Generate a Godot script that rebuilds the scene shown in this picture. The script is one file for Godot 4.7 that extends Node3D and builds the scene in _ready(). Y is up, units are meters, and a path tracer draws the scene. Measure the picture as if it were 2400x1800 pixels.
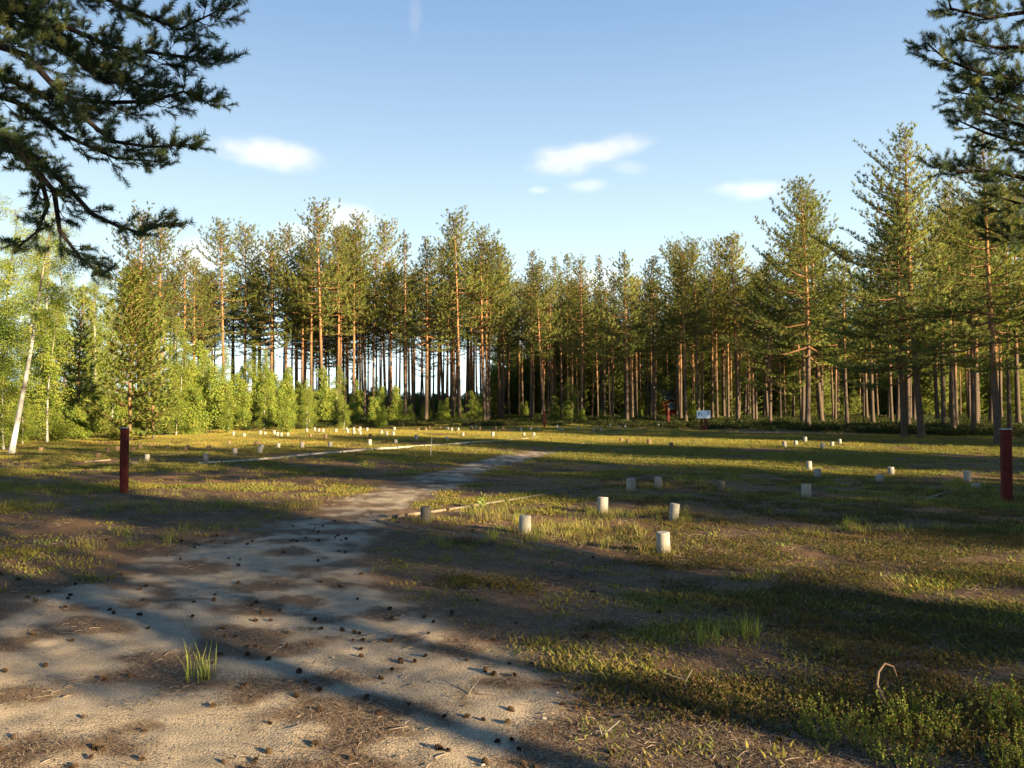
extends Node3D
# A forest clearing with rows of stump posts, ringed by pines and birches, in low evening sun.
# Tables hold world places in metres: x to the right, z towards the viewer, y up.

const EXPOSURE := 4.8
const SUN_AZIMUTH := Vector2(0.79, 0.613)   # where the sun stands, as x and z
const SUN_ELEVATION := 13.5

# x, z, height, kind (c concrete, w wood, d dark), label, group
var POSTS = [
	[-1.214, -11.099, 0.228, "d", "dark mossy stump standing in long grass at the tip of the nearest plot", "concrete stumps of the nearest plot"],
	[0.164, -10.148, 0.242, "c", "grey stump with lit right side between the dark stump and the brightest one", "concrete stumps of the nearest plot"],
	[1.367, -11.963, 0.259, "c", "brightest pale concrete stump in the nearest plot, lit down its right side", "concrete stumps of the nearest plot"],
	[2.235, -14.856, 0.265, "c", "grey stump in shade at the back batten of the nearest plot", "concrete stumps of the nearest plot"],
	[2.845, -15.377, 0.250, "c", "pale stump beside the shaded one at the back batten of the nearest plot", "concrete stumps of the nearest plot"],
	[2.302, -11.303, 0.251, "c", "leaning pale stump just behind the nearest and largest stump", "concrete stumps of the nearest plot"],
	[1.679, -8.762, 0.251, "c", "largest and nearest concrete stump, grass round its foot", "concrete stumps of the nearest plot"],
	[3.984, -15.075, 0.212, "d", "short grey stump with a stained top alone behind the nearest plot", "concrete stumps of the nearest plot"],
	[7.519, -19.987, 0.249, "c", "tall pale stump half hidden behind a shorter one on the right field", "concrete stumps on the right field"],
	[6.993, -18.099, 0.215, "c", "short pale stump in front of the half hidden one on the right field", "concrete stumps on the right field"],
	[9.002, -18.764, 0.213, "c", "shaded bluish stump on the right field behind a small lit one", "concrete stumps on the right field"],
	[7.904, -16.996, 0.184, "c", "small stump with a lit right edge on the right field", "concrete stumps on the right field"],
	[9.848, -17.090, 0.259, "c", "stump nearest to the right red post, on the green strip", "concrete stumps on the right field"],
	[5.200, -13.977, 0.272, "c", "large shaded concrete stump in the middle of the right field", "concrete stumps on the right field"],
	[9.265, -15.772, 0.120, "c", "low broken pale stump top beside the right red post", "concrete stumps on the right field"],
	[10.443, -30.255, 0.246, "c", "first from left of the six small stumps before the dark undergrowth", "six stumps before the right forest"],
	[11.434, -31.829, 0.207, "c", "second from left of the six small stumps before the dark undergrowth", "six stumps before the right forest"],
	[12.741, -34.329, 0.260, "c", "third from left of the six small stumps before the dark undergrowth", "six stumps before the right forest"],
	[11.444, -29.104, 0.236, "c", "fourth from left of the six small stumps before the dark undergrowth", "six stumps before the right forest"],
	[12.632, -31.180, 0.202, "c", "fifth from left of the six small stumps before the dark undergrowth", "six stumps before the right forest"],
	[13.486, -32.505, 0.246, "c", "sixth from left of the six small stumps before the dark undergrowth", "six stumps before the right forest"],
	[-10.611, -22.986, 0.224, "c", "first from left of the grey stumps behind the long pale batten", "stumps behind the long pale batten"],
	[-8.832, -22.815, 0.247, "c", "second from left of the grey stumps behind the long pale batten", "stumps behind the long pale batten"],
	[-9.170, -26.124, 0.212, "c", "third from left of the grey stumps behind the long pale batten", "stumps behind the long pale batten"],
	[-8.338, -26.124, 0.254, "c", "fourth from left of the grey stumps behind the long pale batten", "stumps behind the long pale batten"],
	[-8.971, -28.297, 0.214, "c", "fifth from left of the grey stumps behind the long pale batten", "stumps behind the long pale batten"],
	[-8.782, -29.668, 0.209, "c", "sixth from left of the grey stumps behind the long pale batten", "stumps behind the long pale batten"],
	[-7.809, -29.384, 0.254, "c", "seventh from left of the grey stumps behind the long pale batten", "stumps behind the long pale batten"],
	[-6.910, -29.959, 0.243, "c", "eighth from left of the grey stumps behind the long pale batten", "stumps behind the long pale batten"],
	[-5.786, -32.163, 0.278, "c", "ninth from left of the grey stumps behind the long pale batten", "stumps behind the long pale batten"],
	[-4.898, -33.211, 0.216, "c", "tenth from left of the grey stumps behind the long pale batten", "stumps behind the long pale batten"],
	[-4.402, -36.369, 0.295, "c", "eleventh from left of the grey stumps behind the long pale batten", "stumps behind the long pale batten"],
	[-2.952, -35.942, 0.214, "c", "twelfth from left of the grey stumps behind the long pale batten", "stumps behind the long pale batten"],
	[-2.531, -40.728, 0.220, "c", "thirteenth from left of the grey stumps behind the long pale batten", "stumps behind the long pale batten"],
	[-0.965, -39.672, 0.279, "c", "fourteenth from left of the grey stumps behind the long pale batten", "stumps behind the long pale batten"],
	[0.616, -40.728, 0.198, "c", "fifteenth from left of the grey stumps behind the long pale batten", "stumps behind the long pale batten"],
	[1.122, -40.728, 0.220, "c", "sixteenth from left of the grey stumps behind the long pale batten", "stumps behind the long pale batten"],
	[-16.141, -27.047, 0.170, "w", "first from the left of the brown wooden stumps near the birches", "brown wooden stumps on the left field"],
	[-12.925, -24.651, 0.170, "w", "second from the left of the brown wooden stumps near the birches", "brown wooden stumps on the left field"],
	[-13.847, -27.047, 0.176, "w", "third from the left of the brown wooden stumps near the birches", "brown wooden stumps on the left field"],
	[-14.137, -28.297, 0.170, "w", "fourth from the left of the brown wooden stumps near the birches", "brown wooden stumps on the left field"],
	[-12.872, -26.810, 0.203, "w", "fifth from the left of the brown wooden stumps near the birches", "brown wooden stumps on the left field"],
	[-13.839, -29.384, 0.175, "w", "sixth from the left of the brown wooden stumps near the birches", "brown wooden stumps on the left field"],
	[-12.840, -29.384, 0.170, "w", "seventh from the left of the brown wooden stumps near the birches", "brown wooden stumps on the left field"],
	[-11.599, -28.038, 0.170, "w", "eighth from the left of the brown wooden stumps near the birches", "brown wooden stumps on the left field"],
	[-11.963, -29.104, 0.173, "w", "ninth from the left of the brown wooden stumps near the birches", "brown wooden stumps on the left field"],
	[-10.751, -28.038, 0.197, "w", "tenth from the left of the brown wooden stumps near the birches", "brown wooden stumps on the left field"],
	[-11.895, -33.211, 0.198, "w", "eleventh from the left of the brown wooden stumps near the birches", "brown wooden stumps on the left field"],
	[-10.390, -32.163, 0.209, "w", "twelfth from the left of the brown wooden stumps near the birches", "brown wooden stumps on the left field"],
	[-10.250, -37.715, 0.184, "w", "thirteenth from the left of the brown wooden stumps near the birches", "brown wooden stumps on the left field"],
	[-10.251, -40.193, 0.174, "w", "fourteenth from the left of the brown wooden stumps near the birches", "brown wooden stumps on the left field"],
	[-8.905, -37.715, 0.306, "w", "fifteenth from the left of the brown wooden stumps near the birches", "brown wooden stumps on the left field"],
	[-6.937, -38.668, 0.251, "w", "sixteenth from the left of the brown wooden stumps near the birches", "brown wooden stumps on the left field"],
	[-14.970, -42.424, 0.253, "c", "first from left of the bright sunlit stumps before the leafy thicket", "sunlit stumps before the thicket"],
	[-13.639, -40.193, 0.239, "c", "second from left of the bright sunlit stumps before the leafy thicket", "sunlit stumps before the thicket"],
	[-13.912, -43.634, 0.260, "c", "third from left of the bright sunlit stumps before the leafy thicket", "sunlit stumps before the thicket"],
	[-13.653, -43.634, 0.189, "c", "fourth from left of the bright sunlit stumps before the leafy thicket", "sunlit stumps before the thicket"],
	[-13.134, -43.634, 0.260, "c", "fifth from left of the bright sunlit stumps before the leafy thicket", "sunlit stumps before the thicket"],
	[-12.268, -41.278, 0.246, "c", "sixth from left of the bright sunlit stumps before the leafy thicket", "sunlit stumps before the thicket"],
	[-11.750, -40.193, 0.261, "c", "seventh from left of the bright sunlit stumps before the leafy thicket", "sunlit stumps before the thicket"],
	[-11.733, -41.278, 0.223, "c", "eighth from left of the bright sunlit stumps before the leafy thicket", "sunlit stumps before the thicket"],
	[-12.405, -47.721, 0.258, "c", "ninth from left of the bright sunlit stumps before the leafy thicket", "sunlit stumps before the thicket"],
	[-12.528, -50.066, 0.271, "c", "tenth from left of the bright sunlit stumps before the leafy thicket", "sunlit stumps before the thicket"],
	[-11.683, -47.721, 0.258, "c", "eleventh from left of the bright sunlit stumps before the leafy thicket", "sunlit stumps before the thicket"],
	[-11.079, -46.276, 0.275, "c", "twelfth from left of the bright sunlit stumps before the leafy thicket", "sunlit stumps before the thicket"],
	[-10.329, -46.276, 0.250, "c", "thirteenth from left of the bright sunlit stumps before the leafy thicket", "sunlit stumps before the thicket"],
	[-10.329, -49.259, 0.267, "c", "fourteenth from left of the bright sunlit stumps before the leafy thicket", "sunlit stumps before the thicket"],
	[-9.210, -44.266, 0.263, "c", "fifteenth from left of the bright sunlit stumps before the leafy thicket", "sunlit stumps before the thicket"],
	[-9.720, -48.478, 0.289, "c", "sixteenth from left of the bright sunlit stumps before the leafy thicket", "sunlit stumps before the thicket"],
	[-8.613, -43.020, 0.233, "c", "seventeenth from left of the bright sunlit stumps before the leafy thicket", "sunlit stumps before the thicket"],
	[-9.259, -47.721, 0.232, "c", "eighteenth from left of the bright sunlit stumps before the leafy thicket", "sunlit stumps before the thicket"],
	[-9.633, -50.066, 0.298, "c", "nineteenth from left of the bright sunlit stumps before the leafy thicket", "sunlit stumps before the thicket"],
	[-8.150, -42.424, 0.230, "c", "twentieth from left of the bright sunlit stumps before the leafy thicket", "sunlit stumps before the thicket"],
	[-8.908, -48.478, 0.262, "c", "twenty-first from left of the bright sunlit stumps before the leafy thicket", "sunlit stumps before the thicket"],
	[-7.114, -43.020, 0.256, "c", "twenty-second from left of the bright sunlit stumps before the leafy thicket", "sunlit stumps before the thicket"],
	[-6.558, -41.278, 0.268, "c", "twenty-third from left of the bright sunlit stumps before the leafy thicket", "sunlit stumps before the thicket"],
	[-6.201, -41.278, 0.246, "c", "twenty-fourth from left of the bright sunlit stumps before the leafy thicket", "sunlit stumps before the thicket"],
	[-7.468, -50.066, 0.271, "c", "twenty-fifth from left of the bright sunlit stumps before the leafy thicket", "sunlit stumps before the thicket"],
	[-6.052, -50.899, 0.220, "w", "first from left of the far stumps left of the slim red post", "far stumps left of the slim red post"],
	[-5.557, -50.899, 0.220, "w", "second from left of the far stumps left of the slim red post", "far stumps left of the slim red post"],
	[-5.618, -53.576, 0.261, "w", "third from left of the far stumps left of the slim red post", "far stumps left of the slim red post"],
	[-5.042, -55.523, 0.180, "w", "fourth from left of the far stumps left of the slim red post", "far stumps left of the slim red post"],
	[-4.539, -54.532, 0.177, "c", "fifth from left of the far stumps left of the slim red post", "far stumps left of the slim red post"],
	[-4.344, -53.576, 0.203, "c", "sixth from left of the far stumps left of the slim red post", "far stumps left of the slim red post"],
	[-3.815, -50.066, 0.244, "c", "seventh from left of the far stumps left of the slim red post", "far stumps left of the slim red post"],
	[-3.409, -50.066, 0.244, "c", "eighth from left of the far stumps left of the slim red post", "far stumps left of the slim red post"],
	[-2.686, -51.761, 0.224, "w", "ninth from left of the far stumps left of the slim red post", "far stumps left of the slim red post"],
	[-2.873, -56.550, 0.245, "c", "tenth from left of the far stumps left of the slim red post", "far stumps left of the slim red post"],
	[-2.568, -56.550, 0.245, "c", "eleventh from left of the far stumps left of the slim red post", "far stumps left of the slim red post"],
	[-2.163, -52.653, 0.313, "w", "twelfth from left of the far stumps left of the slim red post", "far stumps left of the slim red post"],
	[-1.091, -51.761, 0.280, "w", "thirteenth from left of the far stumps left of the slim red post", "far stumps left of the slim red post"],
	[-0.626, -52.653, 0.256, "w", "fourteenth from left of the far stumps left of the slim red post", "far stumps left of the slim red post"],
	[0.232, -53.576, 0.261, "w", "fifteenth from left of the far stumps left of the slim red post", "far stumps left of the slim red post"],
	[0.568, -50.066, 0.271, "c", "sixteenth from left of the far stumps left of the slim red post", "far stumps left of the slim red post"],
	[1.183, -50.899, 0.275, "c", "seventeenth from left of the far stumps left of the slim red post", "far stumps left of the slim red post"],
	[1.762, -51.761, 0.252, "c", "eighteenth from left of the far stumps left of the slim red post", "far stumps left of the slim red post"],
	[3.181, -55.523, 0.270, "c", "first from left of the far stumps between slim red post and sign", "far stumps right of the slim red post"],
	[3.185, -53.576, 0.261, "c", "second from left of the far stumps between slim red post and sign", "far stumps right of the slim red post"],
	[3.220, -50.066, 0.217, "c", "third from left of the far stumps between slim red post and sign", "far stumps right of the slim red post"],
	[4.292, -50.899, 0.275, "c", "fourth from left of the far stumps between slim red post and sign", "far stumps right of the slim red post"],
	[5.111, -49.259, 0.213, "c", "fifth from left of the far stumps between slim red post and sign", "far stumps right of the slim red post"],
	[6.197, -57.616, 0.187, "c", "sixth from left of the far stumps between slim red post and sign", "far stumps right of the slim red post"],
	[5.564, -49.259, 0.240, "c", "seventh from left of the far stumps between slim red post and sign", "far stumps right of the slim red post"],
	[7.301, -58.723, 0.286, "c", "eighth from left of the far stumps between slim red post and sign", "far stumps right of the slim red post"],
	[7.268, -53.576, 0.290, "c", "ninth from left of the far stumps between slim red post and sign", "far stumps right of the slim red post"],
	[8.253, -57.616, 0.249, "c", "tenth from left of the far stumps between slim red post and sign", "far stumps right of the slim red post"],
	[8.687, -53.576, 0.170, "c", "eleventh from left of the far stumps between slim red post and sign", "far stumps right of the slim red post"],
	[11.290, -61.071, 0.231, "c", "twelfth from left of the far stumps between slim red post and sign", "far stumps right of the slim red post"],
	[12.070, -63.613, 0.241, "c", "thirteenth from left of the far stumps between slim red post and sign", "far stumps right of the slim red post"],
	[4.857, -35.117, 0.190, "w", "first from left of the four brown stumps in front of the sign", "four brown stumps in front of the sign"],
	[4.970, -33.948, 0.202, "w", "second from left of the four brown stumps in front of the sign", "four brown stumps in front of the sign"],
	[5.822, -33.575, 0.236, "w", "third from left of the four brown stumps in front of the sign", "four brown stumps in front of the sign"],
	[6.157, -30.557, 0.231, "w", "fourth from left of the four brown stumps in front of the sign", "four brown stumps in front of the sign"]]
# x0, z0, x1, z1, height, label, group
var BATTENS = [
	[-8.610, -21.712, -8.163, -22.128, 0.070, "first board from the left in the long pale batten edging the left plot", "long pale batten of the left plot"],
	[-8.116, -22.191, -7.749, -22.950, 0.070, "second board from the left in the long pale batten edging the left plot", "long pale batten of the left plot"],
	[-7.711, -23.021, -7.002, -24.226, 0.070, "third board from the left in the long pale batten edging the left plot", "long pale batten of the left plot"],
	[-6.965, -24.297, -6.499, -25.288, 0.070, "fourth board from the left in the long pale batten edging the left plot", "long pale batten of the left plot"],
	[-6.465, -25.361, -5.804, -26.821, 0.070, "fifth board from the left in the long pale batten edging the left plot", "long pale batten of the left plot"],
	[-5.767, -26.892, -4.987, -28.262, 0.070, "sixth board from the left in the long pale batten edging the left plot", "long pale batten of the left plot"],
	[-4.947, -28.332, -4.317, -29.434, 0.070, "seventh board from the left in the long pale batten edging the left plot", "long pale batten of the left plot"],
	[-4.278, -29.503, -3.481, -30.924, 0.070, "eighth board from the left in the long pale batten edging the left plot", "long pale batten of the left plot"],
	[-3.438, -30.991, -2.781, -31.863, 0.070, "ninth board from the left in the long pale batten edging the left plot", "long pale batten of the left plot"],
	[-2.741, -31.932, -1.805, -34.100, 0.070, "tenth board from the left in the long pale batten edging the left plot", "long pale batten of the left plot"],
	[-1.766, -34.169, -0.142, -36.424, 0.070, "eleventh board from the left in the long pale batten edging the left plot", "long pale batten of the left plot"],
	[-0.100, -36.492, 1.299, -39.279, 0.070, "twelfth board from the left in the long pale batten edging the left plot", "long pale batten of the left plot"],
	[-12.450, -23.020, -12.024, -23.664, 0.050, "short pale batten left of the left red post", "battens by the left red post"],
	[-11.653, -24.110, -11.572, -24.812, 0.050, "sunlit yellow batten just right of the left red post", "battens by the left red post"],
	[-11.466, -25.089, -10.789, -26.201, 0.050, "thin batten between the left red post and the wooden stumps", "battens by the left red post"],
	[-10.767, -22.316, -10.558, -22.316, 0.050, "short pale batten end at the foot of the first grey stump", "battens by the left red post"],
	[-1.893, -11.070, -1.395, -10.523, 0.045, "first slat from the left along the near edge of the nearest plot", "slats along the near edge of the nearest plot"],
	[-1.335, -10.470, -0.728, -10.039, 0.045, "second slat from the left along the near edge of the nearest plot", "slats along the near edge of the nearest plot"],
	[-0.663, -9.992, 0.119, -9.427, 0.045, "third slat from the left along the near edge of the nearest plot", "slats along the near edge of the nearest plot"],
	[0.180, -9.375, 0.712, -8.840, 0.045, "fourth slat from the left along the near edge of the nearest plot", "slats along the near edge of the nearest plot"],
	[0.770, -8.786, 0.913, -8.665, 0.045, "fifth slat from the left along the near edge of the nearest plot", "slats along the near edge of the nearest plot"],
	[-1.900, -11.134, -1.595, -11.656, 0.045, "first slat from the left along the back edge of the nearest plot", "slats along the back edge of the nearest plot"],
	[-1.548, -11.720, -1.030, -12.293, 0.045, "second slat from the left along the back edge of the nearest plot", "slats along the back edge of the nearest plot"],
	[-0.977, -12.353, -0.127, -13.338, 0.045, "third slat from the left along the back edge of the nearest plot", "slats along the back edge of the nearest plot"],
	[-0.078, -13.401, 0.782, -14.611, 0.045, "fourth slat from the left along the back edge of the nearest plot", "slats along the back edge of the nearest plot"],
	[0.831, -14.674, 1.702, -15.741, 0.045, "fifth slat from the left along the back edge of the nearest plot", "slats along the back edge of the nearest plot"],
	[2.529, -15.801, 3.802, -17.157, 0.045, "thin slat behind the two shaded stumps of the nearest plot", "slats along the back edge of the nearest plot"],
	[9.957, -25.472, 10.579, -25.472, 0.060, "sunlit batten lying before the six small stumps", "battens of the right plots"],
	[10.682, -25.505, 11.871, -27.255, 0.050, "grey batten running back from the sunlit one on the right field", "battens of the right plots"],
	[7.202, -13.818, 8.472, -15.195, 0.050, "grey batten lying near the foot of the right red post", "battens of the right plots"],
	[1.667, -30.594, 2.529, -32.469, 0.050, "first pale batten from the left where the path reaches the far plots", "battens at the far end of the path"],
	[2.559, -32.543, 3.677, -35.904, 0.050, "second pale batten from the left where the path reaches the far plots", "battens at the far end of the path"],
	[3.712, -35.975, 4.547, -37.222, 0.050, "third pale batten from the left where the path reaches the far plots", "battens at the far end of the path"],
	[3.790, -39.681, 5.760, -40.183, 0.050, "thin batten in front of the four brown stumps", "battens at the far end of the path"]]
# x, z, height, lean, shape, label, group, tint
var PINES = [
	[-28.48, -78.28, 20.01, -0.0296, "a45", "tall pine with slim orange trunk standing alone above the thicket, left of the others", "pines along the sunlit forest edge", 0],
	[-29.23, -86.00, 21.39, 0.0000, "a45", "pine with yellowish crown right behind the lone slim pine", "pines along the sunlit forest edge", 0],
	[-25.77, -84.00, 20.34, 0.0000, "b38", "dark dense pine between the lone slim pine and the tallest group", "pines along the sunlit forest edge", 0],
	[-24.62, -86.00, 20.92, 0.0000, "a50", "thin sparse pine right of the dark dense pine on the left", "pines along the sunlit forest edge", 0],
	[-17.87, -74.47, 20.83, -0.0329, "a38", "tallest pine of the sunlit edge with a thick straight orange trunk", "pines along the sunlit forest edge", 0],
	[-20.72, -82.00, 19.00, 0.0000, "a50", "pine trunk close on the left of the tallest sunlit pine", "pines along the sunlit forest edge", 1],
	[-22.72, -85.00, 18.93, 0.0000, "a45", "slender pine behind and left of the tallest sunlit pine", "pines along the sunlit forest edge", 0],
	[-17.79, -80.00, 19.23, 0.0000, "a45", "left one of two pines standing close together in the sunlit edge", "pines along the sunlit forest edge", 0],
	[-18.32, -84.00, 20.80, 0.0000, "a50", "right one of two pines standing close together in the sunlit edge", "pines along the sunlit forest edge", 1],
	[-16.51, -82.00, 19.67, 0.0000, "a45", "straight pine between the close pair and the leaning orange pine", "pines along the sunlit forest edge", 0],
	[-17.21, -92.51, 24.00, -0.0417, "a45", "pine with bright orange trunk leaning slightly left, sparse top", "pines along the sunlit forest edge", 0],
	[-15.60, -98.47, 24.74, -0.0151, "a50", "pine with pointed narrow top and long bare orange trunk", "pines along the sunlit forest edge", 1],
	[-10.78, -80.00, 19.32, -0.0067, "d50", "thin sparse pine between the pointed pine and the dark one", "pines along the sunlit forest edge", 0],
	[-9.01, -82.00, 19.35, 0.0000, "b38", "dark crowned pine whose top stands before the sky in the middle", "pines along the sunlit forest edge", 0],
	[-5.19, -78.00, 20.75, -0.0264, "a38", "broad tall pine with pale banded trunk in the middle of the edge", "pines along the sunlit forest edge", 0],
	[-6.36, -84.00, 19.42, 0.0000, "a50", "slim pine just left of the pale banded trunk", "pines along the sunlit forest edge", 0],
	[-2.77, -80.00, 19.45, -0.0200, "a38", "tall pine with double orange stem right of the pale banded trunk", "pines along the sunlit forest edge", 0],
	[-2.54, -81.00, 18.34, 0.0000, "a50", "second stem close to the tall double stemmed pine", "pines along the sunlit forest edge", 0],
	[-1.04, -87.23, 19.53, -0.0097, "a30", "full pine with thick grey foot beside the forest path opening", "pines along the sunlit forest edge", 0],
	[2.92, -70.00, 14.24, -0.0505, "a38", "leaning pale trunked pine right behind the slim red post", "pines along the sunlit forest edge", 0],
	[2.36, -95.00, 20.71, 0.0000, "d50", "pointed sparse pine top behind the leaning pale trunked pine", "pines along the sunlit forest edge", 1],
	[5.30, -98.00, 20.34, 0.0000, "d50", "first narrow spire right of the leaning pale trunked pine", "pines along the middle forest edge", 0],
	[7.43, -104.00, 22.06, 0.0000, "d50", "thin pale spire second right of the leaning pale trunked pine", "pines along the middle forest edge", 0],
	[6.58, -76.00, 15.77, 0.0000, "a38", "dark green pine with one long slim trunk left of the thinnest spire", "pines along the middle forest edge", 0],
	[12.01, -105.26, 22.08, -0.0129, "d38", "thinnest spire shaped pine with a sunlit straight trunk", "pines along the middle forest edge", 0],
	[10.52, -72.00, 15.78, -0.0148, "b38", "broad conical pine right of the thinnest spire", "pines along the middle forest edge", 0],
	[13.69, -76.00, 16.40, 0.0000, "b38", "dark bushy pine left of the red building's trunks", "pines along the middle forest edge", 0],
	[20.66, -98.47, 22.05, -0.0097, "a38", "tall pine with two-toned trunk left of the information sign", "pines along the middle forest edge", 0],
	[15.86, -72.00, 15.90, -0.0172, "a38", "orange trunk tight beside the two-toned trunk left of the sign", "pines along the middle forest edge", 0],
	[17.50, -74.00, 17.10, -0.0258, "a38", "pine directly behind the information sign", "pines along the middle forest edge", 0],
	[26.52, -98.47, 22.48, -0.0284, "a45", "sunny yellow-green pine right of the information sign", "pines along the middle forest edge", 1],
	[23.02, -80.34, 18.95, -0.0275, "a45", "taller yellow-green pine, second right of the information sign", "pines along the middle forest edge", 1],
	[22.15, -67.85, 15.04, 0.0000, "b30", "dark low branched pine left of the big cone shaped pine", "large pines at the right forest edge", 0],
	[19.69, -52.65, 17.03, -0.0167, "b30", "big cone shaped pine whose orange upper trunk shows through", "large pines at the right forest edge", 0],
	[27.31, -69.39, 20.89, -0.0360, "b30", "second dark stem just right of the big cone shaped pine", "large pines at the right forest edge", 0],
	[28.53, -62.32, 14.83, 0.0000, "b38", "dark trunked pine right of the two big cone pines", "large pines at the right forest edge", 0],
	[30.11, -62.32, 16.20, 0.0000, "a38", "pine with orange stem top behind the thick dark trunk", "large pines at the right forest edge", 0],
	[20.00, -40.19, 12.79, -0.0187, "b30", "pine with thick dark shaded trunk", "large pines at the right forest edge", 0],
	[20.38, -39.16, 15.78, -0.0443, "b30", "tallest right pine with its grey trunk lit to the foot", "large pines at the right forest edge", 0],
	[28.40, -51.76, 15.72, 0.0000, "b38", "slim pine right of the tallest right pine", "large pines at the right forest edge", 0],
	[25.54, -43.63, 12.79, 0.0000, "a38", "thin reddish trunk between the two large lit trunks", "large pines at the right forest edge", 0],
	[20.64, -33.57, 13.54, -0.0349, "b30", "large pine with lit trunk behind the right red post", "large pines at the right forest edge", 0],
	[30.60, -48.48, 15.36, 0.0000, "a38", "shaded trunk just right of the large lit one by the red post", "large pines at the right forest edge", 0],
	[25.49, -38.67, 13.65, 0.0000, "b38", "pine at the right rim of the view", "large pines at the right forest edge", 0],
	[-17.63, -36.37, 7.99, 0.0074, "c10", "bushy young pine with branches to the ground behind the left red post", "young pines among the birches", 0],
	[-22.32, -40.73, 7.86, 0.0140, "c20", "young pine between birches with an orange stem", "young pines among the birches", 0],
	[-17.31, -38.19, 6.81, 0.0091, "c20", "slender young pine right of the bushy one", "young pines among the birches", 0],
	[-18.09, -39.16, 5.45, 0.0000, "c20", "small thin young pine in front of the slender one", "young pines among the birches", 0],
	[-27.78, -62.00, 16.12, 0.0000, "a38", "tall pine rising behind the bushy young pine", "pines along the sunlit forest edge", 0],
	[-28.25, -60.00, 16.31, 0.0000, "a38", "tall pine seen behind the hanging dark branch", "pines along the sunlit forest edge", 0],
	[-29.17, -70.00, 15.69, 0.0000, "a45", "pine with dark lower crown left of the lone slim pine", "pines along the sunlit forest edge", 0],
	[-29.95, -74.00, 15.69, 0.0000, "b38", "dark background pine just left of the lone slim pine", "pines along the sunlit forest edge", 0]]
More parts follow.
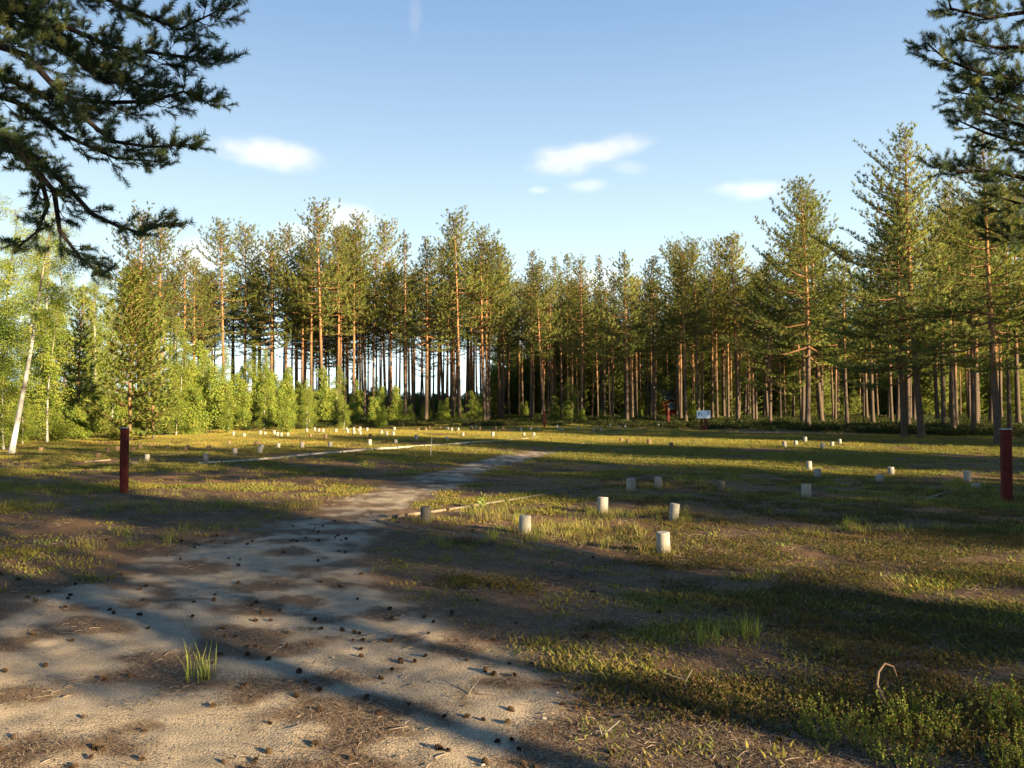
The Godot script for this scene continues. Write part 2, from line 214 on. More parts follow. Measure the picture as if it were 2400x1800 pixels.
# x, z, height, shape, tint, region
var BACK = [
	[-27.93, -92.79, 19.53, "a50", 0, 0],
	[-14.12, -90.27, 18.18, "a45", 1, 0],
	[-39.51, -92.16, 17.39, "a45", 1, 0],
	[-20.60, -94.47, 15.44, "t50", 0, 0],
	[-48.36, -102.39, 18.10, "t50", 1, 0],
	[-33.16, -84.82, 14.53, "t50", 1, 0],
	[-8.12, -105.87, 19.54, "t50", 0, 0],
	[-37.51, -84.73, 14.90, "t50", 0, 0],
	[-41.40, -103.31, 17.32, "a45", 1, 0],
	[-43.36, -94.88, 19.17, "t50", 1, 0],
	[-36.75, -104.92, 19.05, "a50", 0, 0],
	[-43.40, -89.95, 17.42, "a50", 1, 0],
	[-29.32, -105.56, 19.12, "a45", 0, 0],
	[-8.07, -93.78, 20.49, "a50", 1, 0],
	[-38.09, -89.25, 14.56, "t50", 1, 0],
	[-20.89, -87.15, 17.22, "a45", 0, 0],
	[-12.58, -83.48, 15.64, "a50", 1, 0],
	[-11.69, -94.11, 17.03, "t50", 1, 0],
	[-37.78, -97.14, 16.04, "a45", 1, 0],
	[-27.72, -95.61, 18.20, "a50", 0, 0],
	[-9.67, -90.24, 16.64, "t50", 0, 0],
	[-7.83, -86.25, 15.01, "t50", 1, 0],
	[-33.73, -88.49, 16.48, "a45", 1, 0],
	[-25.03, -91.44, 16.36, "t50", 0, 0],
	[-15.93, -95.80, 17.42, "t50", 1, 0],
	[-27.00, -98.61, 16.56, "a45", 0, 0],
	[-33.84, -95.98, 15.69, "a50", 0, 0],
	[-30.75, -93.49, 16.40, "a45", 1, 0],
	[-14.48, -101.46, 18.77, "t50", 0, 0],
	[-10.73, -100.93, 16.80, "t50", 1, 0],
	[-35.83, -100.86, 16.17, "t50", 1, 0],
	[-16.23, -104.75, 18.61, "a45", 1, 0],
	[-15.46, -87.81, 18.59, "t50", 1, 0],
	[-10.11, -97.67, 15.28, "t50", 1, 0],
	[-24.93, -95.58, 17.52, "t50", 1, 0],
	[-45.52, -101.98, 19.29, "t50", 0, 0],
	[-40.69, -86.26, 17.03, "t50", 0, 0],
	[-36.35, -91.80, 16.24, "a50", 1, 0],
	[-32.24, -100.03, 17.88, "a50", 0, 0],
	[-12.13, -104.07, 20.02, "t50", 0, 0],
	[-18.62, -97.04, 19.77, "a45", 0, 0],
	[-27.08, -101.92, 17.70, "a50", 0, 0],
	[-7.84, -102.63, 15.30, "t50", 1, 0],
	[-29.16, -89.04, 18.29, "a50", 0, 0],
	[-31.03, -96.56, 14.61, "t50", 1, 0],
	[-46.73, -97.03, 19.57, "a45", 1, 0],
	[-20.08, -101.82, 18.28, "a50", 1, 0],
	[-32.95, -102.90, 19.78, "a45", 0, 0],
	[-21.63, -97.04, 19.07, "t50", 0, 0],
	[-23.83, -98.78, 14.77, "a50", 1, 0],
	[-40.11, -83.35, 14.76, "a45", 0, 0],
	[-49.28, -105.66, 20.17, "a50", 1, 0],
	[-11.52, -86.70, 15.43, "a50", 1, 0],
	[-23.06, -105.68, 16.45, "a50", 1, 0],
	[-23.44, -88.96, 17.91, "a45", 1, 0],
	[-15.87, -85.10, 15.43, "t50", 1, 0],
	[-43.16, -99.95, 18.46, "t50", 0, 0],
	[-17.27, -100.63, 16.82, "a45", 0, 0],
	[-36.88, -94.36, 17.58, "a50", 0, 0],
	[-38.69, -102.49, 17.21, "a50", 0, 0],
	[-11.93, -127.67, 19.41, "t50", 0, 0],
	[-26.51, -123.67, 15.95, "t50", 0, 0],
	[-18.51, -120.07, 17.23, "t50", 0, 0],
	[-24.05, -114.19, 18.93, "t50", 0, 0],
	[-24.76, -103.30, 14.70, "t50", 1, 0],
	[-25.53, -107.83, 16.08, "a38", 0, 0],
	[-9.31, -111.20, 17.32, "t50", 1, 0],
	[-13.21, -106.40, 20.32, "t50", 1, 0],
	[-31.14, -125.44, 16.48, "a38", 0, 0],
	[-18.37, -88.30, 18.23, "t50", 1, 0],
	[-18.13, -117.58, 16.33, "t50", 0, 0],
	[-30.00, -115.19, 17.66, "a38", 1, 0],
	[-10.75, -122.95, 20.50, "t50", 1, 0],
	[-13.74, -109.81, 19.92, "t50", 0, 0],
	[-19.80, -108.28, 15.35, "t50", 0, 0],
	[-20.86, -99.62, 15.36, "a38", 0, 0],
	[-28.21, -122.08, 18.66, "a38", 1, 0],
	[-16.93, -115.31, 17.86, "t50", 0, 0],
	[-14.06, -126.38, 16.14, "t50", 1, 0],
	[-16.93, -125.39, 17.17, "t50", 1, 0],
	[-25.36, -116.25, 17.51, "a38", 1, 0],
	[-27.91, -114.05, 17.28, "t50", 0, 0],
	[-26.54, -119.74, 15.02, "t50", 0, 0],
	[-31.58, -119.20, 15.40, "t50", 1, 0],
	[-33.34, -123.45, 14.86, "t50", 1, 0],
	[-12.33, -112.66, 20.40, "t50", 0, 0],
	[-12.60, -96.91, 17.76, "t50", 1, 0],
	[-22.53, -122.99, 16.45, "t50", 1, 0],
	[-15.82, -121.98, 14.69, "t50", 0, 0],
	[-21.63, -115.22, 19.42, "a38", 1, 0],
	[-12.94, -119.04, 14.87, "a38", 0, 0],
	[-28.91, -117.73, 18.10, "t50", 1, 0],
	[-21.52, -127.40, 14.52, "t50", 0, 0],
	[-27.64, -109.36, 17.33, "t50", 0, 0],
	[-19.38, -90.99, 19.60, "t50", 0, 0],
	[-23.33, -118.82, 15.79, "t50", 0, 0],
	[-2.97, -96.81, 18.06, "t50", 1, 1],
	[-3.07, -106.32, 15.59, "d50", 1, 1],
	[-8.17, -119.85, 18.23, "a50", 1, 1],
	[2.05, -85.76, 14.89, "t50", 0, 1],
	[7.44, -115.23, 17.20, "t50", 1, 1],
	[-8.41, -116.90, 18.52, "d50", 0, 1],
	[-3.38, -109.15, 17.60, "a50", 1, 1],
	[-5.58, -116.37, 15.86, "a50", 0, 1],
	[-10.78, -115.62, 18.98, "t50", 1, 1],
	[3.92, -103.44, 16.62, "a50", 0, 1],
	[2.28, -90.90, 17.45, "t50", 0, 1],
	[-3.44, -119.09, 16.21, "t50", 0, 1],
	[4.53, -88.48, 16.08, "t50", 0, 1],
	[2.08, -118.12, 19.33, "a50", 1, 1],
	[-1.12, -99.70, 16.45, "t50", 0, 1],
	[-1.36, -91.00, 18.22, "t50", 1, 1],
	[-0.70, -120.10, 16.68, "t50", 0, 1],
	[-0.38, -106.07, 16.97, "a50", 0, 1],
	[-8.36, -108.57, 15.91, "d50", 1, 1],
	[4.17, -112.14, 14.97, "a50", 1, 1],
	[0.97, -108.84, 18.82, "t50", 1, 1],
	[-4.04, -112.43, 17.38, "t50", 1, 1],
	[-5.54, -94.02, 19.06, "t50", 1, 1],
	[-6.37, -91.39, 16.01, "t50", 0, 1],
	[5.42, -85.05, 16.16, "d50", 1, 1],
	[-6.65, -96.81, 16.43, "t50", 1, 1],
	[-1.82, -103.48, 15.41, "a50", 0, 1],
	[-8.32, -113.82, 17.93, "t50", 0, 1],
	[4.63, -119.68, 17.73, "a50", 1, 1],
	[5.15, -100.79, 16.35, "t50", 1, 1],
	[-5.50, -107.59, 19.36, "t50", 1, 1],
	[-1.17, -93.50, 16.59, "t50", 1, 1],
	[-3.87, -99.62, 19.52, "t50", 0, 1],
	[-3.99, -121.70, 18.93, "t50", 1, 1],
	[1.12, -115.48, 20.18, "t50", 0, 1],
	[-4.70, -88.24, 18.61, "a50", 1, 1],
	[2.00, -88.41, 14.93, "a50", 1, 1],
	[-2.41, -84.94, 15.24, "t50", 1, 1],
	[-7.76, -100.05, 15.69, "t50", 1, 1],
	[-5.25, -104.92, 19.70, "a50", 1, 1],
	[4.49, -108.05, 15.43, "t50", 1, 1],
	[2.58, -98.20, 15.88, "t50", 0, 1],
	[-0.49, -111.17, 16.02, "t50", 0, 1],
	[-10.86, -108.88, 16.64, "d50", 1, 1],
	[-1.21, -113.92, 20.16, "a50", 1, 1],
	[-6.22, -110.14, 18.20, "t50", 0, 1],
	[-4.39, -102.30, 16.82, "t50", 0, 1],
	[7.28, -120.93, 20.02, "t50", 0, 1],
	[6.34, -117.74, 15.03, "a50", 1, 1],
	[4.31, -93.28, 15.52, "t50", 0, 1],
	[1.42, -101.89, 16.61, "t50", 0, 1],
	[-7.30, -88.88, 17.21, "a50", 0, 1],
	[12.30, -98.75, 16.03, "t50", 1, 2],
	[10.13, -86.58, 14.75, "t50", 0, 2],
	[21.75, -83.44, 15.81, "t50", 1, 2],
	[30.21, -93.05, 18.50, "t50", 1, 2],
	[30.22, -100.92, 19.65, "t50", 0, 2],
	[12.98, -118.30, 18.80, "a50", 0, 2],
	[23.80, -77.80, 13.33, "t50", 0, 2],
	[9.75, -107.30, 17.73, "t50", 1, 2],
	[15.57, -121.64, 14.93, "a50", 0, 2],
	[7.66, -87.67, 15.86, "a45", 1, 2],
	[23.12, -74.48, 14.37, "a50", 0, 2],
	[25.32, -116.53, 17.29, "t50", 0, 2],
	[17.66, -102.14, 17.76, "t50", 0, 2],
	[18.75, -115.24, 20.27, "t50", 1, 2],
	[12.24, -123.46, 16.52, "a45", 1, 2],
	[20.19, -79.15, 15.36, "a45", 1, 2],
	[31.35, -106.19, 17.31, "a50", 0, 2],
	[26.76, -87.24, 15.98, "a50", 1, 2],
	[23.80, -104.86, 14.52, "t50", 1, 2],
	[29.16, -114.03, 18.40, "t50", 1, 2],
	[12.89, -101.58, 17.92, "t50", 1, 2],
	[31.71, -113.89, 16.03, "a45", 0, 2],
	[30.06, -96.94, 17.39, "a45", 1, 2],
	[22.75, -94.54, 16.29, "t50", 0, 2],
	[29.45, -109.14, 19.36, "t50", 0, 2],
	[23.80, -86.68, 15.96, "t50", 1, 2],
	[19.14, -105.43, 18.55, "t50", 0, 2],
	[32.19, -124.18, 18.24, "t50", 1, 2],
	[31.47, -118.05, 17.91, "t50", 0, 2],
	[14.14, -89.44, 14.64, "t50", 0, 2],
	[26.02, -112.64, 18.67, "a50", 1, 2],
	[10.27, -80.30, 14.04, "t50", 1, 2],
	[14.33, -93.87, 16.89, "a50", 1, 2],
	[24.03, -122.19, 18.34, "t50", 0, 2],
	[7.07, -93.61, 16.54, "a45", 1, 2],
	[19.80, -93.08, 14.57, "t50", 0, 2],
	[17.67, -80.10, 14.76, "a45", 1, 2],
	[14.42, -113.85, 14.75, "t50", 1, 2],
	[38.93, -122.35, 15.66, "t50", 0, 2],
	[26.61, -92.49, 15.02, "t50", 0, 2],
	[17.49, -110.86, 18.88, "t50", 0, 2],
	[18.62, -87.36, 17.47, "a50", 0, 2],
	[19.25, -118.79, 16.04, "a50", 1, 2],
	[10.29, -93.93, 15.77, "a50", 0, 2],
	[17.02, -96.05, 17.11, "t50", 1, 2],
	[23.41, -109.99, 17.88, "t50", 1, 2],
	[20.18, -124.65, 15.68, "t50", 1, 2],
	[26.05, -107.96, 19.47, "a50", 0, 2],
	[15.04, -99.55, 14.64, "t50", 0, 2],
	[27.93, -104.45, 19.51, "t50", 0, 2],
	[14.98, -104.36, 16.67, "t50", 1, 2],
	[34.27, -113.35, 16.19, "a50", 0, 2],
	[27.67, -120.69, 19.23, "t50", 0, 2],
	[34.56, -117.98, 15.86, "t50", 1, 2],
	[33.02, -103.01, 19.67, "t50", 1, 2],
	[27.11, -95.80, 17.57, "a45", 1, 2],
	[23.55, -97.53, 16.98, "a45", 1, 2],
	[17.93, -99.09, 16.77, "t50", 1, 2],
	[16.27, -91.86, 15.37, "t50", 0, 2],
	[8.32, -99.39, 16.52, "a45", 1, 2],
	[51.72, -111.36, 17.69, "t50", 1, 3],
	[58.37, -94.82, 17.19, "t50", 0, 3],
	[26.88, -48.03, 15.57, "t50", 0, 3],
	[61.55, -86.84, 19.37, "b38", 0, 3],
	[35.46, -87.19, 15.79, "a45", 1, 3],
	[41.27, -106.19, 17.64, "t50", 1, 3],
	[38.75, -98.52, 15.84, "a45", 0, 3],
	[57.05, -91.97, 19.25, "t50", 1, 3],
	[66.66, -113.74, 19.33, "t50", 1, 3],
	[48.78, -83.83, 20.11, "a45", 1, 3],
	[41.29, -86.48, 16.99, "b38", 0, 3],
	[31.49, -55.91, 15.70, "a45", 0, 3],
	[39.38, -64.86, 20.11, "b38", 1, 3],
	[42.45, -59.92, 14.54, "t50", 0, 3],
	[37.00, -113.61, 16.73, "t50", 0, 3],
	[50.99, -86.18, 18.26, "t50", 0, 3],
	[36.08, -104.04, 14.70, "t50", 0, 3],
	[56.41, -84.19, 18.97, "b38", 1, 3],
	[61.44, -108.22, 14.72, "a45", 0, 3],
	[34.78, -64.42, 15.40, "b38", 1, 3],
	[71.81, -109.76, 17.04, "t50", 1, 3],
	[24.05, -65.06, 17.48, "b38", 0, 3],
	[24.68, -58.05, 13.26, "b38", 0, 3],
	[60.26, -104.08, 16.55, "b38", 1, 3],
	[43.02, -63.33, 18.13, "a45", 0, 3],
	[58.21, -87.12, 20.26, "t50", 1, 3],
	[37.43, -83.15, 15.65, "b38", 1, 3],
	[29.46, -75.00, 17.57, "a45", 0, 3],
	[42.09, -72.00, 17.54, "t50", 0, 3],
	[36.87, -72.41, 18.53, "t50", 0, 3],
	[41.94, -94.07, 17.28, "t50", 0, 3],
	[30.28, -82.52, 18.61, "t50", 0, 3],
	[49.23, -88.64, 20.31, "b38", 0, 3],
	[33.08, -88.79, 16.04, "t50", 1, 3],
	[63.20, -103.68, 20.01, "a45", 1, 3],
	[44.45, -81.15, 19.68, "a45", 1, 3],
	[28.66, -57.17, 17.04, "t50", 1, 3],
	[49.20, -73.05, 19.96, "a45", 0, 3],
	[66.86, -93.04, 14.94, "t50", 1, 3],
	[52.15, -108.57, 17.40, "t50", 1, 3],
	[47.10, -77.21, 20.27, "t50", 0, 3],
	[34.80, -59.18, 16.80, "b38", 0, 3],
	[30.24, -88.68, 15.78, "b38", 1, 3],
	[68.04, -98.05, 15.74, "t50", 1, 3],
	[47.42, -96.73, 20.25, "t50", 1, 3],
	[66.39, -107.18, 19.27, "t50", 0, 3],
	[50.74, -75.71, 17.78, "t50", 1, 3],
	[36.98, -52.14, 14.88, "t50", 0, 3],
	[34.00, -83.13, 15.99, "t50", 1, 3],
	[46.88, -113.33, 19.97, "b38", 1, 3],
	[35.16, -98.68, 20.03, "t50", 0, 3],
	[45.73, -85.00, 17.71, "t50", 0, 3],
	[67.21, -110.34, 19.30, "a45", 1, 3],
	[57.77, -99.01, 16.46, "b38", 1, 3],
	[41.67, -82.49, 16.42, "t50", 1, 3],
	[54.77, -80.52, 15.26, "b38", 0, 3],
	[43.43, -114.35, 17.97, "b38", 1, 3],
	[37.00, -75.75, 18.78, "t50", 0, 3],
	[62.22, -94.39, 19.67, "a45", 0, 3],
	[39.11, -60.87, 19.12, "b38", 1, 3],
	[74.27, -101.67, 16.78, "t50", 0, 3],
	[75.08, -104.95, 20.33, "t50", 0, 3]]
var BIRCHES = [
	[-16.66, -26.35, 8.52, 0.1104, "leaning", "leaning white birch with bright lit trunk at the clearing edge", "birches at the left edge of the clearing"],
	[-27.38, -48.48, 11.90, 0.0220, "birch", "upright birch behind the leaning white one", "birches at the left edge of the clearing"],
	[-20.59, -30.26, 10.87, 0.0753, "birch", "tall birch whose twigs reach in at the left rim", "birches at the left edge of the clearing"],
	[-25.92, -43.02, 12.16, 0.0670, "birch", "birch filling the gap behind the leaning trunk", "birches at the left edge of the clearing"],
	[-30.26, -46.28, 13.47, 0.0558, "birch", "birch in the back at the left rim", "birches at the left edge of the clearing"],
	[-27.56, -51.76, 10.34, 0.0271, "birch", "birch behind the young pines, low crown", "birches at the left edge of the clearing"],
	[-36.90, -59.87, 15.63, 0.0311, "birch", "birch behind the leaning trunk, its crown touching the pine limb", "birches at the left edge of the clearing"],
	[-32.36, -59.87, 13.33, 0.0121, "birch", "birch crown between the upright birch and the bushy young pine", "birches at the left edge of the clearing"],
	[-26.29, -37.71, 9.63, 0.0424, "birch", "low birch at the extreme left rim", "birches at the left edge of the clearing"],
	[-19.77, -33.57, 6.19, 0.0235, "young", "half grown birch beside the leaning white trunk", "birches at the left edge of the clearing"],
	[-18.53, -28.83, 3.98, -0.0392, "young", "half grown birch left of the leaning white trunk", "birches at the left edge of the clearing"],
	[-22.44, -44.27, 7.63, 0.0188, "young", "half grown birch on the left of the bushy young pine", "birches at the left edge of the clearing"],
	[-21.11, -50.07, 5.96, 0.0227, "young", "half grown birch on the right of the slender young pine", "birches at the left edge of the clearing"],
	[-25.89, -59.87, 8.44, 0.0192, "young", "half grown birch in the back right of the bushy young pine", "birches at the left edge of the clearing"],
	[-21.91, -55.52, 5.53, 0.0109, "young", "half grown birch left of the lone slim pine foot", "birches at the left edge of the clearing"],
	[-28.66, -84.80, 8.96, 0.0768, "young", "bright young birch climbing between the lone slim pine and the dark pine", "birches at the left edge of the clearing"],
	[-27.73, -87.23, 8.69, 0.0543, "young", "young birch with see-through crown under the dark dense pine", "birches at the left edge of the clearing"],
	[6.42, -84.80, 4.82, -0.0191, "young", "thin young birch in the shade right of the slim red post", "birches at the left edge of the clearing"]]
var SHRUBS = [
	[-20.20, -32.55, 2.14, "young", "first bush from the left in the front row of the sunlit thicket", "shrubs of the sunlit thicket"],
	[-19.86, -34.37, 1.65, "shrub", "second bush from the left in the front row of the sunlit thicket", "shrubs of the sunlit thicket"],
	[-20.13, -36.80, 1.70, "shrub", "third bush from the left in the front row of the sunlit thicket", "shrubs of the sunlit thicket"],
	[-19.32, -38.40, 1.14, "shrub", "fourth bush from the left in the front row of the sunlit thicket", "shrubs of the sunlit thicket"],
	[-19.68, -41.47, 0.50, "shrub", "fifth bush from the left in the front row of the sunlit thicket", "shrubs of the sunlit thicket"],
	[-18.35, -43.19, 3.35, "young", "sixth bush from the left in the front row of the sunlit thicket", "shrubs of the sunlit thicket"],
	[-17.71, -43.61, 3.06, "shrub", "seventh bush from the left in the front row of the sunlit thicket", "shrubs of the sunlit thicket"],
	[-16.45, -45.87, 2.66, "young", "eighth bush from the left in the front row of the sunlit thicket", "shrubs of the sunlit thicket"],
	[-15.48, -49.30, 2.95, "young", "ninth bush from the left in the front row of the sunlit thicket", "shrubs of the sunlit thicket"],
	[-13.83, -48.33, 2.09, "shrub", "tenth bush from the left in the front row of the sunlit thicket", "shrubs of the sunlit thicket"],
	[-13.49, -51.88, 2.71, "young", "eleventh bush from the left in the front row of the sunlit thicket", "shrubs of the sunlit thicket"],
	[-11.50, -53.94, 2.36, "young", "twelfth bush from the left in the front row of the sunlit thicket", "shrubs of the sunlit thicket"],
	[-9.54, -57.32, 1.66, "shrub", "thirteenth bush from the left in the front row of the sunlit thicket", "shrubs of the sunlit thicket"],
	[-21.76, -35.30, 2.46, "shrub", "first bush from the left in the middle row of the sunlit thicket", "shrubs of the sunlit thicket"],
	[-21.47, -36.81, 2.15, "shrub", "second bush from the left in the middle row of the sunlit thicket", "shrubs of the sunlit thicket"],
	[-22.45, -40.21, 2.70, "young", "third bush from the left in the middle row of the sunlit thicket", "shrubs of the sunlit thicket"],
	[-21.65, -40.63, 3.04, "young", "fourth bush from the left in the middle row of the sunlit thicket", "shrubs of the sunlit thicket"],
	[-22.63, -44.30, 1.87, "young", "fifth bush from the left in the middle row of the sunlit thicket", "shrubs of the sunlit thicket"],
	[-22.52, -48.03, 1.27, "shrub", "sixth bush from the left in the middle row of the sunlit thicket", "shrubs of the sunlit thicket"],
	[-22.54, -50.91, 2.69, "shrub", "seventh bush from the left in the middle row of the sunlit thicket", "shrubs of the sunlit thicket"],
	[-22.17, -53.39, 4.35, "shrub", "eighth bush from the left in the middle row of the sunlit thicket", "shrubs of the sunlit thicket"],
	[-20.45, -51.52, 4.70, "shrub", "ninth bush from the left in the middle row of the sunlit thicket", "shrubs of the sunlit thicket"],
	[-18.72, -51.09, 4.55, "shrub", "tenth bush from the left in the middle row of the sunlit thicket", "shrubs of the sunlit thicket"],
	[-18.99, -54.84, 3.74, "shrub", "eleventh bush from the left in the middle row of the sunlit thicket", "shrubs of the sunlit thicket"],
	[-18.48, -58.71, 4.30, "shrub", "twelfth bush from the left in the middle row of the sunlit thicket", "shrubs of the sunlit thicket"],
	[-16.09, -56.20, 3.11, "shrub", "thirteenth bush from the left in the middle row of the sunlit thicket", "shrubs of the sunlit thicket"],
	[-15.12, -58.82, 3.67, "young", "fourteenth bush from the left in the middle row of the sunlit thicket", "shrubs of the sunlit thicket"],
	[-15.10, -67.68, 2.67, "young", "fifteenth bush from the left in the middle row of the sunlit thicket", "shrubs of the sunlit thicket"],
	[-13.20, -64.95, 2.80, "shrub", "sixteenth bush from the left in the middle row of the sunlit thicket", "shrubs of the sunlit thicket"],
	[-12.29, -71.45, 3.36, "shrub", "seventeenth bush from the left in the middle row of the sunlit thicket", "shrubs of the sunlit thicket"],
	[-25.24, -40.18, 3.30, "shrub", "first bush from the left in the back row of the sunlit thicket", "shrubs of the sunlit thicket"],
	[-24.89, -41.71, 3.46, "young", "second bush from the left in the back row of the sunlit thicket", "shrubs of the sunlit thicket"],
	[-25.15, -44.33, 3.03, "shrub", "third bush from the left in the back row of the sunlit thicket", "shrubs of the sunlit thicket"],
	[-25.60, -47.16, 3.79, "young", "fourth bush from the left in the back row of the sunlit thicket", "shrubs of the sunlit thicket"],
	[-24.68, -46.80, 2.63, "shrub", "fifth bush from the left in the back row of the sunlit thicket", "shrubs of the sunlit thicket"],
	[-25.61, -52.00, 2.16, "shrub", "sixth bush from the left in the back row of the sunlit thicket", "shrubs of the sunlit thicket"],
	[-25.60, -54.22, 2.43, "young", "seventh bush from the left in the back row of the sunlit thicket", "shrubs of the sunlit thicket"],
	[-24.33, -54.22, 3.61, "shrub", "eighth bush from the left in the back row of the sunlit thicket", "shrubs of the sunlit thicket"],
	[-24.26, -58.96, 6.19, "young", "ninth bush from the left in the back row of the sunlit thicket", "shrubs of the sunlit thicket"],
	[-23.58, -59.02, 6.36, "shrub", "tenth bush from the left in the back row of the sunlit thicket", "shrubs of the sunlit thicket"],
	[-22.99, -62.73, 6.31, "young", "eleventh bush from the left in the back row of the sunlit thicket", "shrubs of the sunlit thicket"],
	[-23.30, -67.01, 5.18, "shrub", "twelfth bush from the left in the back row of the sunlit thicket", "shrubs of the sunlit thicket"],
	[-20.34, -64.76, 6.34, "young", "thirteenth bush from the left in the back row of the sunlit thicket", "shrubs of the sunlit thicket"],
	[-19.69, -67.47, 5.10, "shrub", "fourteenth bush from the left in the back row of the sunlit thicket", "shrubs of the sunlit thicket"],
	[-21.04, -79.56, 4.15, "shrub", "fifteenth bush from the left in the back row of the sunlit thicket", "shrubs of the sunlit thicket"],
	[-17.56, -73.47, 5.37, "shrub", "sixteenth bush from the left in the back row of the sunlit thicket", "shrubs of the sunlit thicket"],
	[-16.79, -75.57, 5.42, "young", "seventeenth bush from the left in the back row of the sunlit thicket", "shrubs of the sunlit thicket"],
	[-17.40, -88.27, 5.13, "shrub", "eighteenth bush from the left in the back row of the sunlit thicket", "shrubs of the sunlit thicket"],
	[-14.47, -85.14, 4.71, "young", "nineteenth bush from the left in the back row of the sunlit thicket", "shrubs of the sunlit thicket"],
	[-10.36, -71.01, 3.53, "shrub", "bright shrub right of the pointed pine's foot", "shrubs under the middle pines"],
	[-9.66, -74.47, 1.81, "shrub", "low shrub in front of the dark crowned pine", "shrubs under the middle pines"],
	[-9.17, -84.80, 2.29, "shrub", "dark shrub left of the pale banded trunk", "shrubs under the middle pines"],
	[-6.44, -74.47, 2.42, "shrub", "low dark shrub before the pale banded trunk", "shrubs under the middle pines"],
	[-5.29, -78.28, 1.95, "shrub", "small shrub at the pale banded trunk's foot", "shrubs under the middle pines"],
	[-3.62, -74.47, 3.14, "shrub", "bright sunlit shrub right of the pale banded trunk", "shrubs under the middle pines"],
	[-3.12, -82.51, 2.94, "shrub", "shrub leaning behind the bright sunlit one", "shrubs under the middle pines"],
	[1.60, -98.47, 2.13, "shrub", "dark shrub left of the slim red post", "shrubs under the middle pines"],
	[4.58, -84.80, 2.75, "shrub", "bushy shrub right of the slim red post", "shrubs under the middle pines"],
	[5.50, -78.28, 2.24, "shrub", "lit low shrub right of the slim red post", "shrubs under the middle pines"],
	[6.64, -74.47, 1.41, "shrub", "small lit shrub further right of the slim red post", "shrubs under the middle pines"],
	[8.89, -78.28, 1.18, "shrub", "small leafy shrub under the thinnest spire", "shrubs under the middle pines"],
	[11.60, -82.51, 1.07, "shrub", "leafy shrub left of the red building", "shrubs under the middle pines"],
	[14.15, -87.23, 1.23, "shrub", "leafy shrub in front of the red building", "shrubs under the middle pines"],
	[23.62, -105.26, 4.44, "shrub", "sunlit sapling shrub between trunks left of the sign", "shrubs under the middle pines"],
	[21.86, -82.51, 0.62, "shrub", "low green shrub right of the sign", "shrubs under the middle pines"]]
var PATH = [Vector3(1.00, -27.53, 0.63), Vector3(-0.46, -22.48, 0.64), Vector3(-1.33, -19.00, 0.62), Vector3(-1.89, -15.61, 0.63), Vector3(-2.20, -13.25, 0.66), Vector3(-2.41, -10.90, 0.59), Vector3(-2.73, -8.99, 1.04), Vector3(-2.59, -7.65, 1.28), Vector3(-2.56, -6.52, 1.58), Vector3(-2.46, -5.58, 1.74), Vector3(-2.31, -4.73, 2.00), Vector3(-2.20, -4.11, 2.42), Vector3(-2.04, -3.63, 2.42)]
